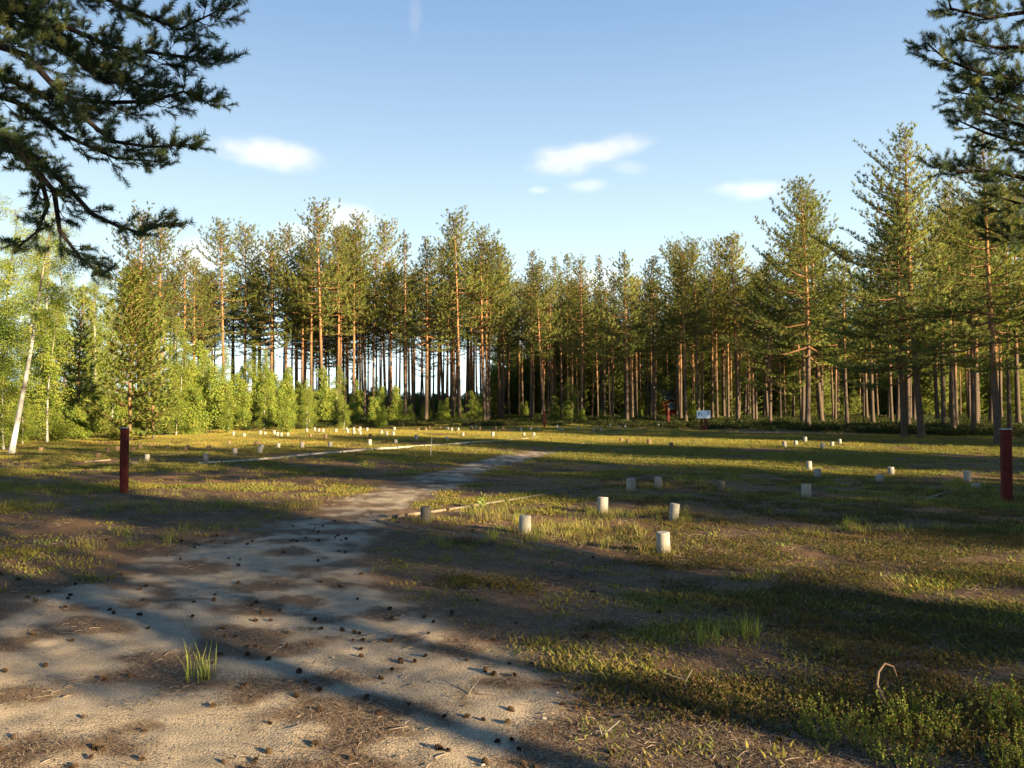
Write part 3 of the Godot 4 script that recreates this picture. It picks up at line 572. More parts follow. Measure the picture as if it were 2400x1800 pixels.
var LIMBS_LEFT = [[[Vector3(-7.17, 6.53, -7.40), Vector3(-5.59, 4.96, -7.30), Vector3(-4.61, 4.64, -7.20), Vector3(-4.23, 4.46, -7.10), Vector3(-3.67, 4.36, -7.00), Vector3(-3.21, 4.33, -6.90), Vector3(-2.86, 4.38, -6.80), Vector3(-2.56, 4.21, -6.70)], 1.00], [[Vector3(-6.79, 5.16, -7.20), Vector3(-5.55, 4.40, -7.00), Vector3(-4.45, 4.00, -6.80), Vector3(-4.17, 3.84, -6.70), Vector3(-3.78, 3.52, -6.60), Vector3(-3.49, 3.24, -6.50), Vector3(-3.22, 3.11, -6.40), Vector3(-2.98, 3.03, -6.30), Vector3(-2.72, 3.10, -6.20)], 0.55], [[Vector3(-7.39, 7.73, -7.60), Vector3(-5.78, 6.60, -7.50), Vector3(-4.39, 5.75, -7.40), Vector3(-3.60, 5.37, -7.30), Vector3(-3.08, 5.12, -7.20), Vector3(-2.65, 5.26, -7.10)], 1.10], [[Vector3(-6.79, 6.78, -7.00), Vector3(-5.12, 5.70, -6.90), Vector3(-4.10, 5.04, -6.80), Vector3(-3.45, 4.73, -6.70), Vector3(-2.89, 4.61, -6.60), Vector3(-2.45, 4.53, -6.50)], 1.15], [[Vector3(-7.59, 8.33, -7.80), Vector3(-5.51, 6.95, -7.70), Vector3(-4.18, 6.11, -7.60), Vector3(-3.29, 5.80, -7.50), Vector3(-2.68, 5.54, -7.40)], 1.00], [[Vector3(-5.87, 4.58, -6.70), Vector3(-4.87, 4.13, -6.60), Vector3(-4.19, 3.85, -6.50), Vector3(-3.91, 3.52, -6.50), Vector3(-3.79, 3.28, -6.40), Vector3(-3.88, 3.06, -6.40), Vector3(-4.04, 2.93, -6.40)], 0.75], [[Vector3(-6.04, 4.55, -6.90), Vector3(-4.76, 4.10, -6.70), Vector3(-4.10, 3.73, -6.60), Vector3(-3.80, 3.42, -6.50), Vector3(-3.72, 3.08, -6.45), Vector3(-3.53, 2.86, -6.40), Vector3(-3.35, 2.72, -6.40)], 0.75], [[Vector3(-7.64, 6.42, -7.90), Vector3(-5.99, 5.79, -7.80), Vector3(-4.81, 5.40, -7.70), Vector3(-4.08, 4.97, -7.60), Vector3(-3.57, 4.72, -7.50), Vector3(-3.28, 4.70, -7.50)], 1.10], [[Vector3(-6.98, 6.60, -7.20), Vector3(-5.54, 6.00, -7.20), Vector3(-4.55, 5.26, -7.10), Vector3(-4.08, 4.87, -7.10), Vector3(-3.64, 4.55, -7.00), Vector3(-3.44, 4.52, -7.00)], 1.10], [[Vector3(-7.24, 5.55, -7.50), Vector3(-5.67, 4.84, -7.40), Vector3(-4.63, 4.48, -7.30), Vector3(-4.09, 4.12, -7.20), Vector3(-3.60, 3.89, -7.10), Vector3(-3.09, 3.82, -7.00)], 0.80], [[Vector3(-6.16, 5.45, -6.60), Vector3(-4.81, 4.82, -6.50), Vector3(-3.99, 4.52, -6.40), Vector3(-3.57, 4.06, -6.40), Vector3(-3.28, 3.81, -6.40), Vector3(-2.97, 3.76, -6.40), Vector3(-2.62, 3.78, -6.40)], 0.90]]
var LIMBS_RIGHT = [[[Vector3(7.82, 6.73, -7.90), Vector3(6.42, 5.71, -7.80), Vector3(5.27, 5.19, -7.70), Vector3(4.70, 5.14, -7.60), Vector3(4.31, 5.18, -7.50)], 0.95], [[Vector3(8.49, 6.22, -8.60), Vector3(6.98, 5.46, -8.50), Vector3(5.74, 4.95, -8.40), Vector3(5.17, 4.96, -8.30), Vector3(4.75, 5.10, -8.20)], 0.95], [[Vector3(7.69, 5.28, -7.80), Vector3(6.31, 4.59, -7.70), Vector3(5.19, 4.30, -7.60), Vector3(4.71, 4.39, -7.50), Vector3(4.38, 4.51, -7.50)], 0.95], [[Vector3(7.86, 4.35, -8.00), Vector3(6.46, 3.88, -7.90), Vector3(5.59, 3.71, -7.90), Vector3(5.10, 3.64, -7.80), Vector3(4.76, 3.75, -7.80)], 0.90], [[Vector3(8.24, 7.82, -8.30), Vector3(6.76, 6.83, -8.20), Vector3(5.56, 6.13, -8.10), Vector3(5.05, 5.95, -8.00), Vector3(4.65, 5.86, -8.00)], 0.95], [[Vector3(8.13, 7.29, -8.20), Vector3(6.67, 6.31, -8.10), Vector3(5.48, 5.72, -8.00), Vector3(4.85, 5.58, -7.90), Vector3(4.40, 5.62, -7.80), Vector3(4.29, 5.78, -7.70)], 0.85], [[Vector3(7.91, 6.35, -8.00), Vector3(6.49, 5.37, -7.90), Vector3(5.20, 4.89, -7.80), Vector3(4.63, 4.93, -7.70), Vector3(4.24, 5.01, -7.60), Vector3(3.98, 5.14, -7.50)], 0.95], [[Vector3(8.28, 5.74, -8.40), Vector3(6.81, 5.00, -8.30), Vector3(5.55, 4.69, -8.20), Vector3(4.96, 4.83, -8.10), Vector3(4.55, 4.86, -8.00)], 0.85], [[Vector3(8.08, 5.23, -8.20), Vector3(6.64, 4.56, -8.10), Vector3(5.41, 4.26, -8.00), Vector3(4.79, 4.40, -7.90), Vector3(4.43, 4.50, -7.80)], 0.85], [[Vector3(8.26, 4.81, -8.40), Vector3(6.79, 4.22, -8.30), Vector3(5.59, 3.97, -8.20), Vector3(4.99, 4.07, -8.10), Vector3(4.49, 4.04, -8.00), Vector3(4.31, 4.08, -7.90)], 0.85], [[Vector3(8.63, 4.19, -8.80), Vector3(7.10, 3.78, -8.70), Vector3(5.99, 3.56, -8.60), Vector3(5.46, 3.45, -8.50), Vector3(5.03, 3.56, -8.40)], 0.90]]

var rng := RandomNumberGenerator.new()
var broad := FastNoiseLite.new()
var middle := FastNoiseLite.new()
var fine := FastNoiseLite.new()
var taken := {}
var M := {}
var pine_shapes := {}
var leaf_shapes := {}

# ---------------------------------------------------------------- naming
func numbered(called: String) -> String:
	var n: int = taken.get(called, -1) + 1
	taken[called] = n
	return called if n == 0 else "%s_%03d" % [called, n]

func tag(o: Node, label := "", category := "", group := "", kind := "") -> Node:
	if label: o.set_meta("label", label)
	if category: o.set_meta("category", category)
	if group: o.set_meta("group", group)
	if kind: o.set_meta("kind", kind)
	return o

func thing(called: String, at: Vector3, turn := 0.0) -> Node3D:
	var o := Node3D.new()
	o.name = numbered(called)
	o.position = at
	o.rotation.y = turn
	add_child(o, true)
	return o

func part(called: String, mesh: Mesh, m: Material, parent: Node = self, at := Transform3D()) -> MeshInstance3D:
	var o := MeshInstance3D.new()
	o.name = numbered(called) if parent == self else called
	o.mesh = mesh
	o.material_override = m
	o.transform = at
	parent.add_child(o, true)
	return o

func stuff(called: String, mesh: Mesh, m: Material, places: Array, label: String, category: String, tints: Array = []) -> void:
	var mm := MultiMesh.new()
	mm.transform_format = MultiMesh.TRANSFORM_3D
	mm.use_colors = tints.size() > 0
	mm.mesh = mesh
	mm.instance_count = places.size()
	var b := PackedFloat32Array()
	for i in places.size():
		var t: Transform3D = places[i]
		b.append_array([t.basis.x.x, t.basis.y.x, t.basis.z.x, t.origin.x, t.basis.x.y, t.basis.y.y, t.basis.z.y, t.origin.y, t.basis.x.z, t.basis.y.z, t.basis.z.z, t.origin.z])
		if tints.size() > 0:
			var c: Color = tints[i % tints.size()]
			b.append_array([c.r, c.g, c.b, 1.0])
	mm.buffer = b
	var o := MultiMeshInstance3D.new()
	o.name = numbered(called)
	o.multimesh = mm
	o.material_override = m
	tag(o, label, category, "", "stuff")
	add_child(o, true)

# ---------------------------------------------------------------- shapes
class Shape:
	var v := PackedVector3Array()
	var n := PackedVector3Array()
	var c := PackedColorArray()
	var smooth := true
	func face(a: Vector3, b: Vector3, d: Vector3, color: Color) -> void:
		v.append(a); v.append(b); v.append(d)
		c.append(color); c.append(color); c.append(color)
	func mesh() -> ArrayMesh:
		var a := []
		a.resize(Mesh.ARRAY_MAX)
		a[Mesh.ARRAY_VERTEX] = v
		a[Mesh.ARRAY_COLOR] = c
		if n.size() == v.size():
			a[Mesh.ARRAY_NORMAL] = n
		var m := ArrayMesh.new()
		m.add_surface_from_arrays(Mesh.PRIMITIVE_TRIANGLES, a)
		return m

func along(d: Vector3) -> Basis:
	d = d.normalized()
	var a := Vector3.RIGHT if absf(d.x) < 0.8 else Vector3.BACK
	var x := d.cross(a).normalized()
	return Basis(x, d, x.cross(d))

func tube(s: Shape, pts: Array, radii: Array, colors: Array, sides := 8, rough := 0.0) -> void:
	var rings := []
	var norms := []
	for i in pts.size():
		var d: Vector3 = (pts[mini(i + 1, pts.size() - 1)] - pts[maxi(i - 1, 0)])
		var b := along(d)
		if i > 0:  # keep the rings from twisting
			var before: Basis = rings[i - 1][1]
			var x: Vector3 = (before.x - b.y * before.x.dot(b.y)).normalized()
			b = Basis(x, b.y, x.cross(b.y))
		var ring := PackedVector3Array()
		var nn := PackedVector3Array()
		for k in sides:
			var a := TAU * k / sides
			var o := b.x * cos(a) + b.z * sin(a)
			var w: float = radii[i] * (1.0 + (rng.randf_range(-rough, rough) if rough > 0.0 else 0.0))
			ring.append(pts[i] + o * w)
			nn.append(o)
		rings.append([ring, b])
		norms.append(nn)
	for i in pts.size() - 1:
		var lo: PackedVector3Array = rings[i][0]
		var hi: PackedVector3Array = rings[i + 1][0]
		for k in sides:
			var k2 := (k + 1) % sides
			s.v.append_array([lo[k], lo[k2], hi[k2], lo[k], hi[k2], hi[k]])
			s.n.append_array([norms[i][k], norms[i][k2], norms[i + 1][k2], norms[i][k], norms[i + 1][k2], norms[i + 1][k]])
			s.c.append_array([colors[i], colors[i], colors[i + 1], colors[i], colors[i + 1], colors[i + 1]])

func lathe(profile: Array, color: Color, sides := 20, wobble := 0.0) -> ArrayMesh:
	var s := Shape.new()
	var off := []
	for k in sides + 1:
		off.append(1.0 + rng.randf_range(-wobble, wobble))
	off[sides] = off[0]
	for i in profile.size() - 1:
		var p: Vector2 = profile[i]
		var q: Vector2 = profile[i + 1]
		var slope := Vector2(q.y - p.y, p.x - q.x).normalized()
		for k in sides:
			var a0 := TAU * k / sides
			var a1 := TAU * (k + 1) / sides
			var d0 := Vector3(cos(a0), 0, sin(a0))
			var d1 := Vector3(cos(a1), 0, sin(a1))
			var n0 := Vector3(d0.x * slope.x, slope.y, d0.z * slope.x)
			var n1 := Vector3(d1.x * slope.x, slope.y, d1.z * slope.x)
			var A: Vector3 = d0 * p.x * off[k] + Vector3.UP * p.y
			var B: Vector3 = d1 * p.x * off[k + 1] + Vector3.UP * p.y
			var C: Vector3 = d1 * q.x * off[k + 1] + Vector3.UP * q.y
			var D: Vector3 = d0 * q.x * off[k] + Vector3.UP * q.y
			s.v.append_array([A, B, C, A, C, D])
			s.n.append_array([n0, n1, n1, n0, n1, n0])
			var stain := Color(0.62, 0.60, 0.46)
			var cp := stain.lerp(color, smoothstep(0.05, 0.5, p.y + 0.06 * sin(k * 2.1)))
			var cq := stain.lerp(color, smoothstep(0.05, 0.5, q.y + 0.06 * sin(k * 2.1)))
			s.c.append_array([cp, cp, cq, cp, cq, cq])
	return s.mesh()

func slab(size: Vector3, edge := 0.006) -> ArrayMesh:   # a box with chamfered edges, base at y 0
	var s := SurfaceTool.new()
	s.begin(Mesh.PRIMITIVE_TRIANGLES)
	var h := size / 2.0
	var c := Vector3(0, h.y, 0)
	var axes := [Vector3.RIGHT, Vector3.UP, Vector3.BACK]
	for ax in 3:
		for sg in [-1.0, 1.0]:
			var nrm: Vector3 = axes[ax] * sg
			var u: Vector3 = axes[(ax + 1) % 3]
			var w: Vector3 = nrm.cross(u)
			var hu := absf(u.dot(h)) - edge
			var hw := absf(w.dot(h)) - edge
			var o: Vector3 = c + nrm * absf(nrm.dot(h))
			quad(s, o - u * hu - w * hw, o - u * hu + w * hw, o + u * hu + w * hw, o + u * hu - w * hw, nrm)
	for a in 3:   # chamfers
		var b := (a + 1) % 3
		var t: Vector3 = axes[(a + 2) % 3]
		for sa in [-1.0, 1.0]:
			for sb in [-1.0, 1.0]:
				var na: Vector3 = axes[a] * sa
				var nb: Vector3 = axes[b] * sb
				var ht := absf(t.dot(h)) - edge
				var pa: Vector3 = c + na * absf(na.dot(h)) + nb * (absf(nb.dot(h)) - edge)
				var pb: Vector3 = c + na * (absf(na.dot(h)) - edge) + nb * absf(nb.dot(h))
				quad(s, pa - t * ht, pa + t * ht, pb + t * ht, pb - t * ht, (na + nb).normalized())
	return s.commit()

func quad(s: SurfaceTool, a: Vector3, b: Vector3, c: Vector3, d: Vector3, n: Vector3) -> void:
	var list := [a, b, c, a, c, d] if (b - a).cross(c - a).dot(n) < 0.0 else [a, c, b, a, d, c]
	for p in list:
		s.set_normal(n)
		s.add_vertex(p)

func mat(color: Color, rough := 0.9, vertex := false) -> StandardMaterial3D:
	var m := StandardMaterial3D.new()
	m.albedo_color = color.linear_to_srgb()
	m.roughness = rough
	m.metallic_specular = 0.3
	m.vertex_color_use_as_albedo = vertex
	return m

func grain(freq: float, lo: float, size := 256, kind := FastNoiseLite.TYPE_SIMPLEX, octaves := 4, sd := 3) -> NoiseTexture2D:
	var f := FastNoiseLite.new()
	f.seed = sd
	f.noise_type = kind
	f.frequency = freq
	f.fractal_octaves = octaves
	var t := NoiseTexture2D.new()
	t.width = size; t.height = size
	t.seamless = true
	t.noise = f
	var g := Gradient.new()
	g.set_color(0, Color(lo, lo, lo))
	g.set_color(1, Color(1, 1, 1))
	t.color_ramp = g
	return t

# ---------------------------------------------------------------- the ground
func gh(x: float, z: float) -> float:
	var far := clampf((-z - 4.0) / 20.0, 0.25, 1.0)
	return broad.get_noise_2d(x * 0.5, z * 0.5) * 0.09 * far + middle.get_noise_2d(x, z) * 0.02

func on(x: float, z: float) -> Vector3:
	return Vector3(x, gh(x, z), z)

func path_at(x: float, z: float) -> float:    # 1 on bare sand, 0 off the path
	if z > 3.0 or z < -36.0:
		return 0.0
	var best := 1e9
	var q := Vector2(x, z)
	for i in PATH.size() - 1:
		var a: Vector3 = PATH[i]
		var b: Vector3 = PATH[i + 1]
		var ab := Vector2(b.x - a.x, b.y - a.y)
		var t := clampf((q - Vector2(a.x, a.y)).dot(ab) / ab.length_squared(), 0.0, 1.0)
		var d := q.distance_to(Vector2(a.x, a.y) + ab * t) - maxf(0.55, lerpf(a.z, b.z, t) * 1.08)
		if d < best:
			best = d
	best += middle.get_noise_2d(x * 1.3, z * 1.3) * 0.42 + fine.get_noise_2d(x, z) * 0.16
	return 1.0 - smoothstep(-0.35, 0.25, best)

func litter_at(x: float, z: float) -> float:   # needle litter that drifts over the sand
	var n := middle.get_noise_2d(x * 1.5 + 70.0, z * 2.4 - 31.0) + 0.5 * fine.get_noise_2d(x + 9.0, z)
	return smoothstep(-0.03, 0.22, n + smoothstep(-6.0, -9.5, z) * 0.12 * smoothstep(-1.2, -3.0, x))

func moss_at(x: float, z: float) -> float:
	var n := broad.get_noise_2d(x * 1.4 + 200.0, z * 2.0) * 0.9 + middle.get_noise_2d(x - 40.0, z * 1.6) * 0.5
	var more := smoothstep(9.0, 26.0, -z) * 0.5 + smoothstep(0.6, 4.0, x) * 0.1 - 0.36 - 0.16 * smoothstep(9.0, 5.0, -z)
	return smoothstep(-0.03, 0.26, n + more)

func ground_color(x: float, z: float) -> Color:
	var v := 1.0 + fine.get_noise_2d(x * 1.7, z * 1.7) * 0.28
	var sand := Color(0.435, 0.345, 0.235)
	var brown := Color(0.225, 0.130, 0.068)
	var dark := Color(0.125, 0.080, 0.048)
	var green := Color(0.150, 0.125, 0.034)
	var deep := Color(0.085, 0.072, 0.028)
	var soil := brown.lerp(dark, smoothstep(-0.1, 0.5, middle.get_noise_2d(x * 0.8 - 300.0, z * 1.1)))
	var g := green.lerp(deep, smoothstep(-0.2, 0.45, middle.get_noise_2d(x * 0.9, z * 0.9 + 130.0)))
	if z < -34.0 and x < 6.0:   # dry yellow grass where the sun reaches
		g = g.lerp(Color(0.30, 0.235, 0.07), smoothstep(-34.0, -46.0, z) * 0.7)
	var c := soil.lerp(g, moss_at(x, z))
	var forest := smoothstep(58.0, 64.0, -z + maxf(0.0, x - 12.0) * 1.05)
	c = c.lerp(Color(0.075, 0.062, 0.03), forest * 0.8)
	var p := path_at(x, z)
	if p > 0.0:
		c = c.lerp(sand.lerp(Color(0.17, 0.112, 0.07), litter_at(x, z) * 0.9), p)
	var trail := Vector2(x - 14.5, (z + 48.5) * 1.6).length() + middle.get_noise_2d(x * 0.6, z * 0.6) * 3.0
	c = c.lerp(Color(0.17, 0.125, 0.085), 1.0 - smoothstep(2.0, 6.5, trail))
	return Color(c.r * v, c.g * v, c.b * v)

func make_ground() -> void:
	var n := 560
	var xs := PackedFloat32Array()
	var zs := PackedFloat32Array()
	for i in n + 1:
		var u := (float(i) / n - 0.5) * 2.0
		xs.append(2.6 * sinh(u * 5.9))
		zs.append(-4.6 + 2.6 * sinh(u * 5.9))
	var v := PackedVector3Array()
	var c := PackedColorArray()
	v.resize((n + 1) * (n + 1))
	c.resize((n + 1) * (n + 1))
	var k := 0
	for j in n + 1:
		var z := zs[j]
		for i in n + 1:
			var x := xs[i]
			if absf(x) > 120.0 or z > 15.0 or z < -220.0:
				v[k] = Vector3(x, 0.0, z)
				c[k] = Color(0.09, 0.075, 0.035)
			else:
				var h := gh(x, z)
				if z > -30.0:
					h += fine.get_noise_2d(x * 1.5, z * 1.5) * 0.012
				v[k] = Vector3(x, h, z)
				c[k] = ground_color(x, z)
			k += 1
	var idx := PackedInt32Array()
	idx.resize(n * n * 6)
	k = 0
	for j in n:
		for i in n:
			var a := j * (n + 1) + i
			idx[k] = a; idx[k + 1] = a + 1; idx[k + 2] = a + n + 2
			idx[k + 3] = a; idx[k + 4] = a + n + 2; idx[k + 5] = a + n + 1
			k += 6
	var nn := PackedVector3Array()
	nn.resize(v.size())
	for j in n + 1:
		for i in n + 1:
			var a := j * (n + 1) + i
			var l := v[a - 1] if i > 0 else v[a]
			var r := v[a + 1] if i < n else v[a]
			var u := v[a - n - 1] if j > 0 else v[a]
			var d := v[a + n + 1] if j < n else v[a]
			nn[a] = (d - u).cross(r - l).normalized()
	var arr := []
	arr.resize(Mesh.ARRAY_MAX)
	arr[Mesh.ARRAY_VERTEX] = v
	arr[Mesh.ARRAY_NORMAL] = nn
	arr[Mesh.ARRAY_COLOR] = c
	arr[Mesh.ARRAY_INDEX] = idx
	var m := ArrayMesh.new()
	m.add_surface_from_arrays(Mesh.PRIMITIVE_TRIANGLES, arr)
	tag(part("ground", m, M.ground), "open forest floor of sand, brown needle litter and moss", "ground", "", "structure")

# ---------------------------------------------------------------- pines
var tuft_far := []
var tuft_near := []

func make_tuft(count: int, width: float) -> Array:   # needles that fan out of a shoot, shaded as a soft brush
	var v := PackedVector3Array()
	var nn := PackedVector3Array()
	for i in count:
		var a := TAU * i / count * 2.4 + rng.randf()
		var open := rng.randf_range(0.25, 1.35)
		var d := Vector3(cos(a) * sin(open), cos(open), sin(a) * sin(open))
		var root := Vector3(0, rng.randf_range(-0.35, 0.3), 0)
		var side := d.cross(Vector3(rng.randf() - 0.5, rng.randf() - 0.5, rng.randf() - 0.5)).normalized() * width
		var tri := [root - side * 0.5, root + side * 0.5, root + d * rng.randf_range(0.75, 1.1)]
		var flat: Vector3 = ((tri[2] as Vector3) - tri[0]).cross((tri[1] as Vector3) - tri[0])
		var soft := (d + Vector3.UP * 0.35).normalized()
		if flat.dot(soft) < 0.0:
			tri = [tri[1], tri[0], tri[2]]
			flat = -flat
		soft = (soft + flat.normalized() * 0.5).normalized()
		v.append_array(tri)
		nn.append_array([soft, soft, soft])
	return [v, nn]

func crown_width(kind: String, t: float) -> float:
	if kind == "a":
		return (0.55 + 0.45 * smoothstep(0.0, 0.3, t)) * pow(maxf(0.0, 1.0 - t), 0.52) * 1.05
	if kind == "b":
		return (0.85 + 0.15 * smoothstep(0.0, 0.2, t)) * pow(maxf(0.0, 1.0 - t), 0.8) * 1.1
	if kind == "d":
		return (0.6 + 0.4 * smoothstep(0.0, 0.2, t)) * pow(maxf(0.0, 1.0 - t), 0.75) * 0.72
	return (0.8 + 0.2 * smoothstep(0.0, 0.15, t)) * pow(maxf(0.0, 1.0 - t), 0.7)

# A pine of height 1 unit = 1 m for the height given; trees are scaled from it.
func make_pine(kind: String, H: float, base: float, reach: float, density: float, near := false, gaps := 0.2) -> Dictionary:
	var trunk := Shape.new()
	var wood := Shape.new()
	var crown := Shape.new()
	var tuft := tuft_near if near else tuft_far
	var grey := Color(0.150, 0.110, 0.082)
	var orange := Color(0.50, 0.255, 0.115)
	var twig := Color(0.20, 0.12, 0.07)
	var pts := []; var rad := []; var cols := []
	var bend := Vector2(rng.randf_range(-0.25, 0.25), rng.randf_range(-0.25, 0.25))
	var base_r := H * (0.0086 if kind == "a" or kind == "d" else 0.0105)
	var N := 18
	for i in N + 1:
		var t := float(i) / N
		pts.append(Vector3(sin(t * 3.4) * bend.x, t * H - 0.15, sin(t * 2.7 + 0.4) * bend.y))
		var flare := 1.0 + 0.35 * exp(-t * 40.0)
		rad.append(base_r * flare * pow(1.0 - t * 0.985, 0.75))
		var o := smoothstep(0.16, 0.52, t + rng.randf_range(-0.07, 0.07)) if kind != "c" else smoothstep(0.0, 0.3, t) * 0.7
		cols.append(grey.lerp(orange, o))
	tube(trunk, pts, rad, cols, 10, 0.05)
	var at_h := func(h: float) -> Vector3:
		var t := clampf(h / H, 0.0, 1.0) * N
		var i := mini(int(t), N - 1)
		return (pts[i] as Vector3).lerp(pts[i + 1], t - i)
	var greens := [Color(0.166, 0.192, 0.044), Color(0.192, 0.212, 0.050), Color(0.132, 0.164, 0.044), Color(0.218, 0.226, 0.058)]
	if kind == "c":
		greens = [Color(0.200, 0.240, 0.048), Color(0.235, 0.262, 0.054), Color(0.165, 0.205, 0.046), Color(0.260, 0.275, 0.064)]
	# dead lower branches
	var h := H * base * 0.45
	while h < H * base and kind != "c":
		if rng.randf() < 0.55:
			var a := rng.randf() * TAU
			var L := rng.randf_range(0.3, 1.5)
			var p: Vector3 = at_h.call(h)
			var d := Vector3(cos(a), rng.randf_range(-0.25, 0.2), sin(a))
			tube(wood, [p, p + d * L * 0.5 + Vector3(0, rng.randf_range(-0.05, 0.1), 0), p + d * L], [0.022, 0.014, 0.005], [twig * 1.4, twig * 1.5, twig * 1.5], 4)
		h += rng.randf_range(0.35, 0.8)
	h = H * base
	var turn := rng.randf() * TAU
	var turn0 := turn
	var lop := rng.randf_range(0.05, 0.3)
	while h < H - 0.25:
		var t := (h - H * base) / (H * (1.0 - base))
		var n := rng.randi_range(4, 6) if kind != "c" else rng.randi_range(6, 8)
		if t < 0.12 and kind == "a":
			n = rng.randi_range(2, 4)
		turn += 0.7
		for i in n:
			var a := turn + TAU * i / n + rng.randf_range(-0.35, 0.35)
			var swell := 0.72 + 0.75 * absf(sin(h * 1.9 + turn0)) * rng.randf_range(0.6, 1.0) if kind != "c" else 1.0
			var L := reach * crown_width(kind, t) * swell * (1.0 + lop * cos(a - turn0)) * rng.randf_range(0.6, 1.2)
			if L < 0.12 or (t < 0.8 and rng.randf() < gaps):
				continue
			var rise := lerpf(-0.12, 1.15, pow(t, 1.3)) + rng.randf_range(-0.12, 0.12)
			if kind == "c":
				rise = lerpf(0.1, 1.2, t) + rng.randf_range(-0.1, 0.1)
			var out := Vector3(cos(a), 0, sin(a))
			var p: Vector3 = at_h.call(h + rng.randf_range(-0.08, 0.08))
			var bp := []; var br := []; var bc := []
			for k in 5:
				var s := k / 4.0
				bp.append(p + out * L * s + Vector3.UP * L * (rise * s - 0.25 * s * (1.0 - s) * 1.6 + 0.16 * s * s))
				br.append(lerpf(0.012 + 0.011 * L, 0.005, s))
				bc.append((orange * 0.75).lerp(twig, s))
			tube(wood, bp, br, bc, 4)
			var s := 0.3 if t < 0.5 and kind != "c" else 0.12
			var step := (0.23 if near else 0.28) / maxf(L, 0.3) / density
			var flip := 1.0
			while s <= 1.0:
				var f := s * 4.0
				var bi := mini(int(f), 3)
				var q: Vector3 = (bp[bi] as Vector3).lerp(bp[bi + 1], f - bi)
				var ahead: Vector3 = ((bp[bi + 1] as Vector3) - bp[bi]).normalized()
				var side := ahead.cross(Vector3.UP).normalized() * flip
				flip = -flip
				var tl := (0.16 + 0.42 * L * (1.12 - s) * minf(1.0, s * 2.2)) * rng.randf_range(0.6, 1.2)
				var dir := (ahead * 0.75 + side * 0.85 + Vector3.UP * rng.randf_range(-0.05, 0.28 + 0.4 * t)).normalized()
				var m := maxi(1, int(tl / (0.13 if near else 0.15) * density + 0.5))
				var shade: Color = greens[rng.randi() % 4]
				for w in m:
					var e := (w + 1.0) / m
					var pos := q + dir * tl * e + Vector3(rng.randf_range(-0.06, 0.06), rng.randf_range(-0.05, 0.07), rng.randf_range(-0.06, 0.06))
					var sz := rng.randf_range(0.15, 0.28) * (0.78 if near else 1.0)
					var turn_b := along(dir + Vector3.UP * rng.randf_range(0.2, 0.9) + Vector3(rng.randf_range(-0.3, 0.3), 0, rng.randf_range(-0.3, 0.3)))
					var tv: PackedVector3Array = Transform3D(turn_b.scaled(Vector3.ONE * sz), pos) * (tuft[0] as PackedVector3Array)
					crown.v.append_array(tv)
					crown.n.append_array(Transform3D(turn_b, Vector3.ZERO) * (tuft[1] as PackedVector3Array))
					var col := shade * rng.randf_range(0.82, 1.18)
					if rng.randf() < 0.035:
						col = Color(0.13, 0.075, 0.035)
					var cc := PackedColorArray()
					cc.resize(tv.size())
					cc.fill(col)
					crown.c.append_array(cc)
				s += step
		h += rng.randf_range(0.85, 1.2) * lerpf(0.62, 0.26, pow(t, 0.8))
	return {"H": H, "trunk": trunk.mesh(), "wood": wood.mesh(), "crown": crown.mesh()}

func plant_pine(x: float, z: float, H: float, lean: float, shape: String, label: String, group: String, tint := 0, called := "pine_tree") -> Node3D:
	var s: Dictionary = pine_shapes[shape][rng.randi() % pine_shapes[shape].size()]
	var k: float = H / s.H
	var o := thing(called, on(x, z))
	var wide := k * rng.randf_range(0.94, 1.08) if k < 1.0 else lerpf(1.0, k, 0.7)
	var b := Basis(Vector3.UP, rng.randf() * TAU).scaled(Vector3(wide, k, wide))
	o.basis = Basis(Vector3(0, 0, 1), -lean) * b
	part("trunk", s.trunk, M.bark, o)
	part("branches", s.wood, M.bark, o)
	part("crown", s.crown, M.needles[tint % 2], o)
	tag(o, label, "pine tree", group)
	return o

# ---------------------------------------------------------------- broad-leaved trees
func make_leaves(count: int, size: float) -> PackedVector3Array:
	var v := PackedVector3Array()
	for i in count:
		var p := Vector3(rng.randf_range(-1, 1), rng.randf_range(-1, 1), rng.randf_range(-1, 1))
		while p.length() > 1.0:
			p = Vector3(rng.randf_range(-1, 1), rng.randf_range(-1, 1), rng.randf_range(-1, 1))
		var d := Vector3(rng.randf_range(-1, 1), rng.randf_range(-1.2, 0.4), rng.randf_range(-1, 1)).normalized() * size * rng.randf_range(0.7, 1.2)
		var w := d.cross(Vector3(rng.randf_range(-1, 1), rng.randf_range(-0.2, 1), rng.randf_range(-1, 1))).normalized() * size * 0.36
		v.append_array([p, p + d * 0.45 + w, p + d, p, p + d, p + d * 0.45 - w])
	return v

func leafy(s: Shape, q: Vector3, r: float, cluster: PackedVector3Array, col: Color) -> void:
	var b := Basis.from_euler(Vector3(rng.randf() * 0.8, rng.randf() * TAU, rng.randf() * 0.8))
	var tv := Transform3D(b.scaled(Vector3(r, r, r)), q) * cluster
	s.v.append_array(tv)
	var cc := PackedColorArray()
	cc.resize(tv.size())
	cc.fill(col)
	s.c.append_array(cc)

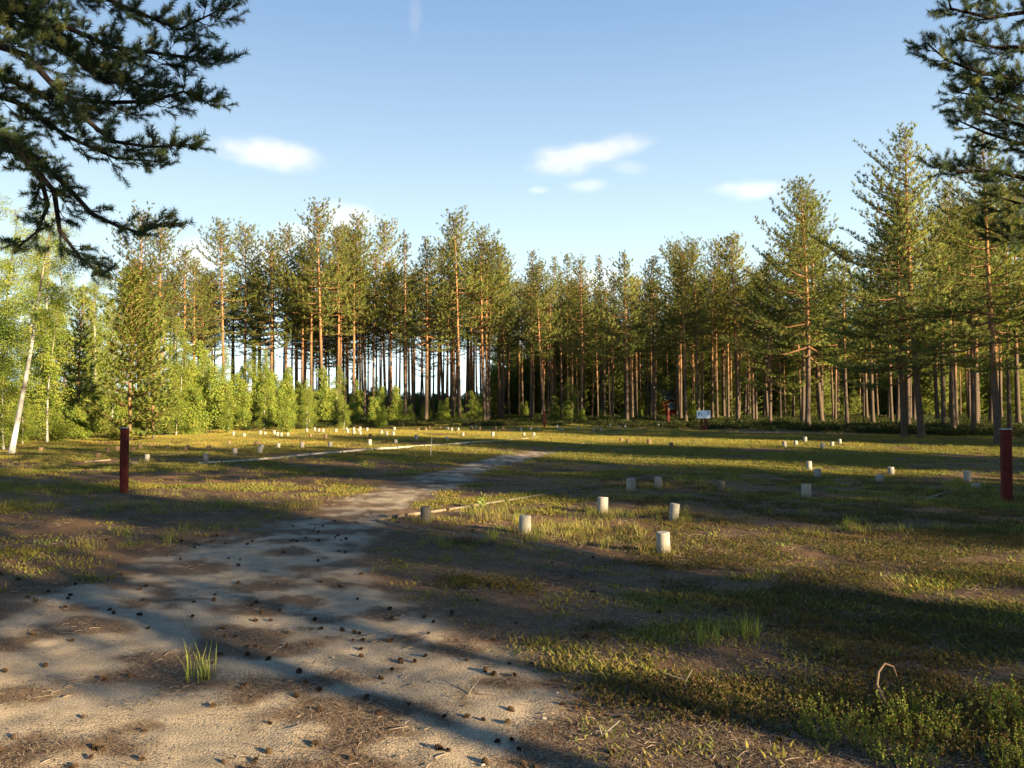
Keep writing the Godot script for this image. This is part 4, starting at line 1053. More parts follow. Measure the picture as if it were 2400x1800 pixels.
func make_birch(H: float, base: float, reach: float, trunks: int, leaf: float, thick: float, taper := 0.55) -> Dictionary:
	var trunk := Shape.new()
	var wood := Shape.new()
	var crown := Shape.new()
	var white := Color(0.44, 0.40, 0.35)
	var black := Color(0.05, 0.045, 0.04)
	var twig := Color(0.10, 0.065, 0.05)
	var greens := [Color(0.185, 0.240, 0.036), Color(0.23, 0.262, 0.042), Color(0.140, 0.195, 0.034), Color(0.26, 0.270, 0.052)]
	var cluster := make_leaves(26, leaf)
	for tr in trunks:
		var pts := []; var rad := []; var cols := []
		var tilt := Vector3(rng.randf_range(-0.12, 0.12), 0, rng.randf_range(-0.12, 0.12)) * (1.0 if trunks == 1 else 3.2)
		var N := 26
		var HH := H * (1.0 if tr == 0 else rng.randf_range(0.6, 0.95))
		for i in N + 1:
			var t := float(i) / N
			pts.append(tilt * HH * t * t * 0.6 + Vector3(sin(t * 5.0 + tr) * 0.08 * HH / 8.0, t * HH - 0.1, cos(t * 4.0) * 0.06 * HH / 8.0))
			rad.append(thick * (1.0 + 0.4 * exp(-t * 30.0)) * (1.0 - t * 0.95))
			var mark := black if rng.randf() < 0.2 else white * rng.randf_range(0.8, 1.05)
			cols.append(mark.lerp(twig, smoothstep(0.6, 0.9, t)) if trunks == 1 else twig.lerp(Color(0.2, 0.15, 0.1), rng.randf()))
		tube(trunk, pts, rad, cols, 9, 0.05)
		var h := HH * base
		while h < HH * 0.99:
			var t := h / HH
			var u := (h - HH * base) / (HH * (1.0 - base))
			var f := clampf(t, 0.0, 0.999) * N
			var bi := int(f)
			var p: Vector3 = (pts[bi] as Vector3).lerp(pts[bi + 1], f - bi)
			var a := rng.randf() * TAU
			var L := reach * (0.5 + 0.5 * smoothstep(0.0, 0.35, u)) * pow(maxf(0.02, 1.0 - u), taper) * rng.randf_range(0.6, 1.15)
			var out := Vector3(cos(a), 0, sin(a))
			var rise := lerpf(0.55, 1.3, u)
			var bp := []; var br := []; var bc := []
			for k in 6:
				var s := k / 5.0
				bp.append(p + out * L * s + Vector3.UP * L * (rise * s - 0.75 * s * s))
				br.append(lerpf(0.008 + 0.008 * L, 0.003, s))
				bc.append(twig)
			tube(wood, bp, br, bc, 4)
			var s := 0.25
			while s <= 1.0:
				var g := s * 5.0
				var ci := mini(int(g), 4)
				var q: Vector3 = (bp[ci] as Vector3).lerp(bp[ci + 1], g - ci)
				var shade: Color = greens[rng.randi() % 4]
				var n := 2 + int(L * 2.0)
				for w in n:
					var hang := Vector3(rng.randf_range(-0.3, 0.3) * L * 0.6, -rng.randf() * 0.55 * L * s, rng.randf_range(-0.3, 0.3) * L * 0.6)
					leafy(crown, q + hang, rng.randf_range(0.16, 0.3) * minf(1.3, 0.55 + L * 0.4), cluster, shade * rng.randf_range(0.85, 1.15))
				s += 0.17 / maxf(L, 0.35)
			h += rng.randf_range(0.09, 0.19) * maxf(0.5, HH / 9.0)
	return {"H": H, "trunk": trunk.mesh(), "wood": wood.mesh(), "crown": crown.mesh()}

func plant_leafy(x: float, z: float, H: float, lean: float, shape: String, label: String, group: String, called: String, category: String) -> Node3D:
	var s: Dictionary = leaf_shapes[shape][rng.randi() % leaf_shapes[shape].size()]
	var k: float = H / s.H
	var o := thing(called, on(x, z))
	var wide := lerpf(1.0, k, 0.75)
	o.basis = Basis(Vector3(0, 0, 1), -lean) * Basis(Vector3.UP, rng.randf() * TAU).scaled(Vector3(wide, k, wide))
	part("stem" if called == "leafy_shrub" else "trunk", s.trunk, M.birch_bark, o)
	part("branches", s.wood, M.birch_bark, o)
	part("foliage" if called == "leafy_shrub" else "crown", s.crown, M.leaves, o)
	tag(o, label, category, group)
	return o

# ---------------------------------------------------------------- overhanging near pines
var shoot := PackedVector3Array()

func make_shoot() -> void:
	for i in 84:
		var y := rng.randf_range(-0.55, 0.4)
		var a := rng.randf() * TAU
		var open := rng.randf_range(0.55, 1.25)
		var d := Vector3(cos(a) * sin(open), cos(open), sin(a) * sin(open))
		var side := d.cross(Vector3(rng.randf() - 0.5, rng.randf() - 0.5, rng.randf() - 0.5)).normalized() * 0.022
		var root := Vector3(0, y, 0)
		shoot.append(root - side); shoot.append(root + side); shoot.append(root + d * rng.randf_range(0.38, 0.56))

func put_shoot(s: Shape, at: Vector3, d: Vector3, size: float, shade: Color) -> void:
	var tv := Transform3D(along(d).scaled(Vector3(size, size, size)), at) * shoot
	s.v.append_array(tv)
	var cc := PackedColorArray()
	cc.resize(tv.size())
	cc.fill(shade)
	s.c.append_array(cc)

func overhang(o: Node3D, limbs: Array) -> void:
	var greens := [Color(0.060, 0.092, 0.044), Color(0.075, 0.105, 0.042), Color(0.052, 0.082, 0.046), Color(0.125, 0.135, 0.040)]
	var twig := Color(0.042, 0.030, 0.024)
	for limb in limbs:
		var wood := Shape.new()
		var green := Shape.new()
		var pts: Array = []
		for p in limb[0]:
			pts.append(p - o.position)
		var rad := []; var cols := []
		for i in pts.size():
			rad.append(lerpf(0.038, 0.006, float(i) / (pts.size() - 1)))
			cols.append(twig)
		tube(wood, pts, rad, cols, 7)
		var weight: float = limb[1]
		var total := 0.0
		for i in pts.size() - 1:
			total += (pts[i] as Vector3).distance_to(pts[i + 1])
		var went := 0.0
		var flip := 1.0
		for i in pts.size() - 1:
			var a: Vector3 = pts[i]
			var b: Vector3 = pts[i + 1]
			var L := a.distance_to(b)
			var s := 0.0
			while s < L:
				var share := (went + s) / total
				if share > 0.2:
					var q := a.lerp(b, s / L)
					var ahead := (b - a).normalized()
					var side := ahead.cross(Vector3.UP).normalized() * flip
					flip = -flip
					var d := (ahead * rng.randf_range(0.5, 1.0) + side * rng.randf_range(0.15, 0.9) + Vector3.UP * rng.randf_range(-0.75, 0.35)).normalized()
					var tl := rng.randf_range(0.28, 0.72) * (1.05 - share * 0.78) * weight
					var tp := [q]; var tr := [0.007]; var tc := [twig]
					for k in 4:
						var e := (k + 1) / 4.0
						tp.append(q + d * tl * e + Vector3.UP * tl * (0.38 * e * e - 0.22 * e))
						tr.append(lerpf(0.006, 0.002, e))
						tc.append(twig)
					tube(wood, tp, tr, tc, 4)
					var e := 0.3 if share > 0.5 else 0.45
					while e <= 1.0:
						var f := e * 4.0
						var k := mini(int(f), 3)
						var r: Vector3 = (tp[k] as Vector3).lerp(tp[k + 1], f - k)
						var go: Vector3 = ((tp[k + 1] as Vector3) - tp[k]).normalized()
						var shade: Color = greens[rng.randi() % 4] * rng.randf_range(0.8, 1.2)
						var off := go.cross(Vector3(rng.randf_range(-1, 1), rng.randf_range(-1, 1), rng.randf_range(-1, 1))).normalized()
						var sd := (go + off * rng.randf_range(0.3, 0.9) + Vector3.UP * 0.5).normalized()
						var sl := rng.randf_range(0.08, 0.16)
						tube(wood, [r, r + sd * sl], [0.003, 0.002], [twig, twig], 3)
						put_shoot(green, r + sd * sl, sd, rng.randf_range(0.09, 0.135), shade)
						if rng.randf() < 0.6:
							put_shoot(green, r + sd * sl * 0.5 + off * 0.03, (sd + off).normalized(), rng.randf_range(0.06, 0.1), shade)
						e += 0.052 / tl
					put_shoot(green, tp[4], (d + Vector3.UP * 0.6).normalized(), 0.11, greens[0])
				s += 0.072 / weight
			went += L
		for w in 5:
			var end: Vector3 = pts[pts.size() - 1]
			put_shoot(green, end + Vector3(rng.randf_range(-0.06, 0.08), rng.randf_range(-0.03, 0.08), rng.randf_range(-0.06, 0.06)), ((pts[pts.size() - 1] as Vector3) - pts[pts.size() - 2]).normalized() + Vector3.UP * rng.randf_range(0.2, 0.9), 0.11, greens[1])
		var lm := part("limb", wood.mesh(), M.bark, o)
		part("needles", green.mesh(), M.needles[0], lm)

# ---------------------------------------------------------------- small plants
func blades(count: int, spread: float, height: float, width: float, lean: float, base: Color, tip: Color) -> ArrayMesh:
	var s := Shape.new()
	for i in count:
		var a := rng.randf() * TAU
		var r := sqrt(rng.randf()) * spread
		var p := Vector3(cos(a) * r, -0.01, sin(a) * r)
		var b := rng.randf() * TAU
		var h := height * rng.randf_range(0.45, 1.1)
		var d := Vector3(cos(b), 0, sin(b)) * lean * h * rng.randf_range(0.2, 1.0)
		var w := Vector3(-sin(b + rng.randf()), 0, cos(b)) * width
		var mid := p + d * 0.35 + Vector3.UP * h * 0.6
		var top := p + d + Vector3.UP * h
		s.v.append_array([p - w, p + w, mid + w * 0.7, p - w, mid + w * 0.7, mid - w * 0.7, mid - w * 0.7, mid + w * 0.7, top])
		s.c.append_array([base, base, tip, base, tip, tip, tip, tip, tip])
	return s.mesh()

func sprigs(count: int, spread: float, height: float, leaf: float, per: int, colors: Array) -> ArrayMesh:
	var s := Shape.new()
	var stem := Color(0.10, 0.085, 0.035)
	for i in count:
		var a := rng.randf() * TAU
		var r := sqrt(rng.randf()) * spread
		var p := Vector3(cos(a) * r, -0.02, sin(a) * r)
		var h := height * rng.randf_range(0.5, 1.1)
		var d := Vector3(rng.randf_range(-0.4, 0.4) + cos(a) * 0.3, 1.0, rng.randf_range(-0.4, 0.4) + sin(a) * 0.3) * h
		var w := Vector3(0.0016 + leaf * 0.05, 0, 0)
		s.face(p - w, p + w, p + d, stem)
		for k in per:
			var e := rng.randf_range(0.3, 1.0)
			var q := p + d * e
			var t := Vector3(rng.randf_range(-1, 1), rng.randf_range(0.1, 1.1), rng.randf_range(-1, 1)).normalized() * leaf * rng.randf_range(0.7, 1.25)
			var n := t.cross(Vector3(rng.randf_range(-1, 1), 0.3, rng.randf_range(-1, 1))).normalized() * leaf * 0.3
			var col: Color = colors[rng.randi() % colors.size()]
			s.face(q, q + t * 0.5 + n, q + t, col)
			s.face(q, q + t, q + t * 0.5 - n, col)
	return s.mesh()

func needle_litter(count: int, spread: float, colors: Array) -> ArrayMesh:
	var s := Shape.new()
	for i in count:
		var a := rng.randf() * TAU
		var r := sqrt(rng.randf()) * spread
		var p := Vector3(cos(a) * r, rng.randf_range(0.002, 0.012), sin(a) * r)
		var b := rng.randf() * TAU
		var d := Vector3(cos(b), rng.randf_range(-0.1, 0.16), sin(b)) * rng.randf_range(0.02, 0.045)
		var w := Vector3(-sin(b), 0, cos(b)) * rng.randf_range(0.0010, 0.0018)
		var c: Color = colors[rng.randi() % colors.size()]
		s.face(p - w, p + w, p + d, c)
		s.face(p - w, p + d, p + d - w * 1.5, c)
	return s.mesh()

func cone_shape() -> ArrayMesh:
	var s := Shape.new()
	var dark := Color(0.045, 0.028, 0.018)
	var light := Color(0.085, 0.052, 0.032)
	for ring in 7:
		var t := ring / 6.0
		var y := lerpf(-0.022, 0.024, t)
		var r := 0.020 * sin(lerpf(0.45, 2.95, t)) + 0.003
		for k in 9:
			var a := TAU * (k + 0.5 * (ring % 2)) / 9.0
			var o := Vector3(cos(a), 0, sin(a))
			var sd := Vector3(-sin(a), 0, cos(a)) * 0.0065
			var root := Vector3(0, y, 0) + o * r * 0.45
			var tip := Vector3(0, y - 0.008 + 0.014 * t, 0) + o * r * 1.12
			s.face(root - sd, root + sd, tip + sd * 0.5 + Vector3.UP * 0.002, dark)
			s.face(root - sd, tip + sd * 0.5 + Vector3.UP * 0.002, tip - sd * 0.5 - Vector3.UP * 0.002, light)
			s.face(root - sd + Vector3.UP * 0.007, root + sd + Vector3.UP * 0.007, tip, dark)
	return s.mesh()

func turned(x: float, z: float, size: float, lift := 0.0) -> Transform3D:
	return Transform3D(Basis(Vector3.UP, rng.randf() * TAU).scaled(Vector3(size, size * rng.randf_range(0.8, 1.2), size)), on(x, z) + Vector3.UP * lift)

# ---------------------------------------------------------------- built things
func make_posts() -> void:
	var shapes := {}
	for kind in ["c", "w", "d"]:
		shapes[kind] = []
		for i in 4:
			var r := 0.073 + 0.004 * (i % 3)
			var e := 0.008 if kind == "c" else 0.004
			var p := [Vector2(0.0, 1.0 - 0.004), Vector2(r * 0.6, 1.0), Vector2(r - e, 1.0), Vector2(r - e * 0.3, 1.0 - e * 1.6), Vector2(r, 1.0 - e * 6.0), Vector2(r * 1.01, 0.5), Vector2(r * 1.02, 0.28), Vector2(r * 1.0, 0.06), Vector2(r * 1.0, -0.25)]
			p.reverse()
			shapes[kind].append(lathe(p, Color(1, 1, 1), 22, 0.022 if kind == "c" else 0.05))
	for q in POSTS:
		var wood: bool = q[3] != "c"
		var o := thing("wooden_stump" if wood else "concrete_stump", on(q[0], q[1]) + Vector3.DOWN * 0.01, rng.randf() * TAU)
		part("post", shapes[q[3]][rng.randi() % 4], M.stump[q[3]], o)
		var wide := rng.randf_range(0.92, 1.06)
		var tilt := Vector3(rng.randfn(0, 0.035), 0, rng.randfn(0, 0.035))
		if q[4].begins_with("leaning"):
			tilt = Vector3(0.02, 0, -0.11)
		o.basis = Basis.from_euler(Vector3(tilt.x, 0, tilt.z)) * Basis(Vector3.UP, rng.randf() * TAU).scaled(Vector3(wide, q[2], wide))
		tag(o, q[4], "stump", q[5])

func make_battens() -> void:
	for q in BATTENS:
		var a := Vector3(q[0], gh(q[0], q[1]), q[1])
		var b := Vector3(q[2], gh(q[2], q[3]), q[3])
		var d := b - a
		var L := d.length()
		var fat: bool = q[4] > 0.065
		var o := part("wooden_batten", slab(Vector3(L, q[4], 0.055 if fat else 0.026), 0.004), M.batten if fat else M.batten_grey)
		var x := d.normalized()
		var z := x.cross(Vector3.UP).normalized()
		o.transform = Transform3D(Basis(x, z.cross(x), z), (a + b) / 2.0 + Vector3.DOWN * 0.012)
		o.rotate_object_local(Vector3.RIGHT, rng.randf_range(-0.06, 0.06))
		tag(o, q[5], "batten", q[6])

func red_post(x: float, z: float, h: float, w: float, label: String, turn: float) -> void:
	var o := thing("red_post", on(x, z), turn)
	part("shaft", slab(Vector3(w, h + 0.1, w), 0.008), M.red, o, Transform3D(Basis(), Vector3(0, -0.1, 0)))
	part("cap", slab(Vector3(w + 0.012, 0.018, w + 0.012), 0.004), M.cap, o, Transform3D(Basis(), Vector3(0, h + 0.001, 0)))
	tag(o, label, "post", "red corner posts of the clearing")

func make_sign() -> void:
	var o := thing("information_sign", on(12.15, -50.06), -0.12)
	for s in [-0.13, 0.13]:
		part("leg", slab(Vector3(0.15, 1.02, 0.12), 0.008), M.red_dark, o, Transform3D(Basis(), Vector3(s, -0.1, 0)))
	var tilt := Basis(Vector3.RIGHT, -0.25)
	var board := part("board", slab(Vector3(0.84, 0.5, 0.03), 0.004), M.board, o, Transform3D(tilt, Vector3(0, 0.80, 0.08)))
	for g in [[-0.28, 0.26, 0.17, 0.17, "print_green"], [-0.12, 0.2, 0.05, 0.09, "print_dark"], [-0.3, 0.2, 0.08, 0.05, "print_dark"], [0.3, 0.35, 0.1, 0.085, "print_black"], [0.3, 0.21, 0.09, 0.085, "print_black"]]:
		part("printed_panel", slab(Vector3(g[2], g[3], 0.004), 0.001), M[g[4]], board, Transform3D(Basis(), Vector3(g[0], g[1], 0.016 if g[4] == "print_green" else 0.0185)))
	for y in [0.06, 0.1, 0.14]:
		part("printed_line", slab(Vector3(0.62, 0.012, 0.003), 0.001), M.print_grey, board, Transform3D(Basis(), Vector3(0.02, y, 0.0165)))
	tag(o, "white information board on a pair of dark red posts before the forest", "sign")

func make_cabin() -> void:
	var o := thing("red_cabin", on(23.9, -118.0), 0.35)
	part("wall", slab(Vector3(5.2, 2.5, 4.0), 0.02), M.cabin, o)
	for i in 17:
		part("cladding_batten", slab(Vector3(0.06, 2.3, 0.03), 0.005), M.cabin, o, Transform3D(Basis(), Vector3(-2.45 + i * 0.306, 0.05, 2.016)))
	var s := SurfaceTool.new()
	s.begin(Mesh.PRIMITIVE_TRIANGLES)
	var A := [Vector3(-2.9, 2.4, 2.4), Vector3(2.9, 2.4, 2.4), Vector3(2.9, 3.9, 0), Vector3(-2.9, 3.9, 0), Vector3(-2.9, 2.4, -2.4), Vector3(2.9, 2.4, -2.4)]
	quad(s, A[0], A[1], A[2], A[3], Vector3(0, 0.85, 0.53))
	quad(s, A[4], A[5], A[2], A[3], Vector3(0, 0.85, -0.53))
	quad(s, A[0], A[3], A[4], A[4], Vector3.LEFT)
	quad(s, A[1], A[2], A[5], A[5], Vector3.RIGHT)
	quad(s, A[0], A[1], A[5], A[4], Vector3.DOWN)
	part("roof", s.commit(), M.roof, o)
	var w := part("window", slab(Vector3(1.0, 1.0, 0.06), 0.01), M.board, o, Transform3D(Basis(), Vector3(-1.3, 1.1, 2.03)))
	part("pane", slab(Vector3(0.8, 0.8, 0.02), 0.002), M.pane, w, Transform3D(Basis(), Vector3(0, 0.1, 0.035)))
	var d := part("door", slab(Vector3(0.9, 2.0, 0.06), 0.01), M.board, o, Transform3D(Basis(), Vector3(1.2, 0.02, 2.03)))
	part("handle", slab(Vector3(0.12, 0.04, 0.05), 0.01), M.cap, d, Transform3D(Basis(), Vector3(0.32, 1.0, 0.05)))
	tag(o, "red wooden cabin with white window half hidden behind pine trunks", "cabin")

# ---------------------------------------------------------------- the sky
func cloud(im: Image, px: float, py: float, rx: float, ry: float, tilt: float, strength: float, sd: int) -> void:
	var f := FastNoiseLite.new()
	f.seed = sd
	f.frequency = 0.055
	f.fractal_octaves = 4
	var W := im.get_width()
	var H := im.get_height()
	var az := atan((px - 1200.0) / 1848.0)
	var el := atan((949.0 - py) / 1848.0 * cos(az))
	var k := W / TAU
	var cx := az * k
	var cy := (PI / 2.0 - el) * k
	var sx := rx / 1848.0 * k
	var sy := ry / 1848.0 * k
	for j in range(int(cy - sy * 2.6 - absf(tilt) * sx), int(cy + sy * 2.6 + absf(tilt) * sx) + 1):
		for i in range(int(cx - sx * 1.8), int(cx + sx * 1.8) + 1):
			var u := (i - cx) / sx
			var v := (j - cy - (i - cx) * tilt) / sy
			var r := sqrt(u * u + v * v) + f.get_noise_2d(i * 0.5, j * 1.2) * 0.3
			var a := (1.0 - smoothstep(0.25, 1.25, r)) * strength * (0.9 + 0.22 * f.get_noise_2d(i * 1.4 + 300.0, j * 2.2))
			if a > 0.004:
				var x := posmod(i, W)
				var old := im.get_pixel(x, j)
				im.set_pixel(x, j, Color(old.r, old.g, old.b, clampf(old.a + a * (1.0 - old.a), 0.0, 1.0)))

func make_sky() -> void:
	var cover := Image.create(4096, 2048, false, Image.FORMAT_RGBA8)
	cover.fill(Color(Color(0.56, 0.36, 0.17).linear_to_srgb(), 0.0))
	cloud(cover, 628, 355, 120, 34, 0.04, 0.95, 1)
	cloud(cover, 1330, 368, 100, 36, -0.10, 0.8, 2)
	cloud(cover, 1430, 342, 100, 26, -0.14, 0.8, 3)
	cloud(cover, 1480, 388, 50, 15, 0.1, 0.3, 4)
	cloud(cover, 1375, 430, 46, 16, 0.0, 0.5, 5)
	cloud(cover, 1258, 441, 26, 9, 0.0, 0.45, 6)
	cloud(cover, 1768, 440, 85, 22, 0.06, 0.7, 7)
	cloud(cover, 805, 510, 85, 40, 0.0, 0.8, 8)
	cloud(cover, 700, 540, 60, 26, 0.0, 0.5, 9)
	cloud(cover, 450, 600, 60, 40, 0.0, 0.9, 10)
	cloud(cover, 610, 600, 60, 40, 0.0, 0.7, 11)
	cloud(cover, 1400, 660, 60, 40, 0.0, 0.8, 12)
	cloud(cover, 968, 25, 16, 50, 0.0, 0.18, 13)
	var sky := ProceduralSkyMaterial.new()
	var x := EXPOSURE
	sky.sky_top_color = Color(0.07 / x, 0.235 / x, 0.60 / x).linear_to_srgb()
	sky.sky_horizon_color = Color(1.46 / x, 1.80 / x, 1.74 / x).linear_to_srgb()
	sky.sky_curve = 0.2
	sky.ground_horizon_color = Color(0.5 / x, 0.45 / x, 0.3 / x).linear_to_srgb()
	sky.ground_bottom_color = Color(0.06, 0.05, 0.03).linear_to_srgb()
	sky.sky_cover = ImageTexture.create_from_image(cover)
	sky.sky_cover_modulate = Color(1.0 / x, 1.0 / x, 1.0 / x).linear_to_srgb()
	var e := Environment.new()
	e.background_mode = Environment.BG_SKY
	e.sky = Sky.new()
	e.sky.sky_material = sky
	e.tonemap_mode = Environment.TONE_MAPPER_LINEAR
	e.tonemap_exposure = EXPOSURE
	e.sdfgi_enabled = true
	e.ssao_enabled = true
	e.ssil_enabled = true
	var w := WorldEnvironment.new()
	w.name = "world_environment"
	w.environment = e
	add_child(w)

# ----------------------------------------------------------------
func _ready() -> void:
	rng.seed = 20240611
	broad.seed = 5; broad.frequency = 0.09; broad.fractal_octaves = 3
	middle.seed = 9; middle.frequency = 0.55; middle.fractal_octaves = 3
	fine.seed = 21; fine.frequency = 2.4; fine.fractal_octaves = 2
	var cam := Camera3D.new()
	cam.name = "camera"
	cam.position = Vector3(0, 1.65, 0)
	cam.rotation.x = atan(49.0 / 1848.0)
	cam.fov = 51.94
	cam.near = 0.05
	cam.far = 2500.0
	add_child(cam)
	make_sky()
	var sun := DirectionalLight3D.new()
	sun.name = "sun"
	sun.light_energy = 1.6
	sun.light_color = Color(1.0, 0.79, 0.49).linear_to_srgb()
	sun.light_angular_distance = 0.5
	sun.shadow_enabled = true
	sun.sky_mode = DirectionalLight3D.SKY_MODE_LIGHT_ONLY
	var el := deg_to_rad(SUN_ELEVATION)
	var to_sun := Vector3(SUN_AZIMUTH.x * cos(el), sin(el), SUN_AZIMUTH.y * cos(el))
	sun.transform = Transform3D(Basis.looking_at(-to_sun, Vector3.UP), to_sun * 100.0)
	add_child(sun)
	make_materials()
	make_ground()
	make_trees()
	make_posts()
	make_battens()
	red_post(-7.29, -14.86, 1.2, 0.135, "dark red square post on the left beside the sandy path", 0.25)
	red_post(8.40, -13.43, 1.24, 0.14, "dark red square post on the right, in shade at the field's edge", -0.2)
	red_post(2.37, -57.6, 1.23, 0.15, "slim red post in the far middle in front of a pine trunk", 0.1)
	red_post(12.55, -63.3, 1.3, 0.15, "shaded dark red post in front of the red cabin", 0.1)
	make_sign()
	make_cabin()
	make_small_things()
	make_plants()

func make_materials() -> void:
	M.ground = mat(Color(1.28, 1.28, 1.28), 1.0, true)
	M.ground.albedo_texture = grain(0.09, 0.5, 1024, FastNoiseLite.TYPE_SIMPLEX, 5, 4)
	M.ground.uv1_triplanar = true
	M.ground.uv1_world_triplanar = true
	M.ground.uv1_scale = Vector3(0.8, 0.8, 0.8)
	M.ground.heightmap_enabled = true
	M.ground.heightmap_texture = grain(0.05, 0.0, 1024, FastNoiseLite.TYPE_SIMPLEX, 5, 8)
	M.ground.heightmap_scale = 0.22
	M.ground.metallic_specular = 0.15
	M.bark = mat(Color(1.35, 1.35, 1.35), 0.95, true)
	M.bark.albedo_texture = grain(0.04, 0.35, 256, FastNoiseLite.TYPE_CELLULAR, 3, 12)
	M.bark.uv1_triplanar = true
	M.bark.uv1_scale = Vector3(2.4, 0.8, 2.4)
	M.bark.heightmap_enabled = true
	M.bark.heightmap_texture = M.bark.albedo_texture
	M.bark.heightmap_scale = 1.6
	M.birch_bark = mat(Color(1, 1, 1), 0.8, true)
	M.needles = []
	for t in [Color(1, 1, 1), Color(1.22, 1.12, 0.92)]:
		var m := mat(t, 0.62, true)
		m.metallic_specular = 0.35
		m.backlight_enabled = true
		m.backlight = Color(0.66, 0.70, 0.28).linear_to_srgb()
		M.needles.append(m)
	M.leaves = mat(Color(1, 1, 1), 0.55, true)
	M.leaves.backlight_enabled = true
	M.leaves.backlight = Color(0.6, 0.72, 0.2).linear_to_srgb()
	M.grass = mat(Color(1, 1, 1), 0.7, true)
	M.grass.backlight_enabled = true
	M.grass.backlight = Color(0.5, 0.6, 0.2).linear_to_srgb()
	M.dry = mat(Color(1, 1, 1), 0.9, true)
	M.stump = {}
	for k in [["c", Color(0.50, 0.46, 0.395)], ["w", Color(0.30, 0.20, 0.12)], ["d", Color(0.17, 0.155, 0.135)]]:
		var m := mat(k[1] * 1.3, 0.95, true)
		m.albedo_texture = grain(0.05, 0.32, 512, FastNoiseLite.TYPE_SIMPLEX, 5, 31)
		m.uv1_triplanar = true
		m.uv1_world_triplanar = true
		m.uv1_scale = Vector3(3.1, 3.1, 3.1) if k[0] != "w" else Vector3(9, 1.5, 9)
		m.heightmap_enabled = true
		m.heightmap_texture = m.albedo_texture
		m.heightmap_scale = 0.5
		M.stump[k[0]] = m
	for k in [["batten", Color(0.50, 0.45, 0.37)], ["batten_grey", Color(0.20, 0.165, 0.12)], ["red", Color(0.12, 0.02, 0.016)], ["red_dark", Color(0.10, 0.026, 0.02)], ["cabin", Color(0.60, 0.075, 0.045)]]:
		var m := mat(k[1] * 1.25, 0.85)
		m.albedo_texture = grain(0.03, 0.55, 256, FastNoiseLite.TYPE_SIMPLEX, 4, 17)
		m.uv1_triplanar = true
		m.uv1_scale = Vector3(6, 0.8, 6) if k[0].begins_with("red") else Vector3(0.7, 8, 8)
		m.heightmap_enabled = true
		m.heightmap_texture = m.albedo_texture
		m.heightmap_scale = 0.25
		M[k[0]] = m
	M.cap = mat(Color(0.33, 0.33, 0.34), 0.6)
	M.board = mat(Color(0.72, 0.74, 0.76), 0.5)
	M.roof = mat(Color(0.10, 0.095, 0.09), 0.9)
	M.pane = mat(Color(0.25, 0.35, 0.42), 0.15)
	M.print_green = mat(Color(0.30, 0.42, 0.36), 0.6)
	M.print_dark = mat(Color(0.05, 0.10, 0.07), 0.6)
	M.print_black = mat(Color(0.02, 0.022, 0.03), 0.6)
	M.print_grey = mat(Color(0.5, 0.52, 0.6), 0.6)

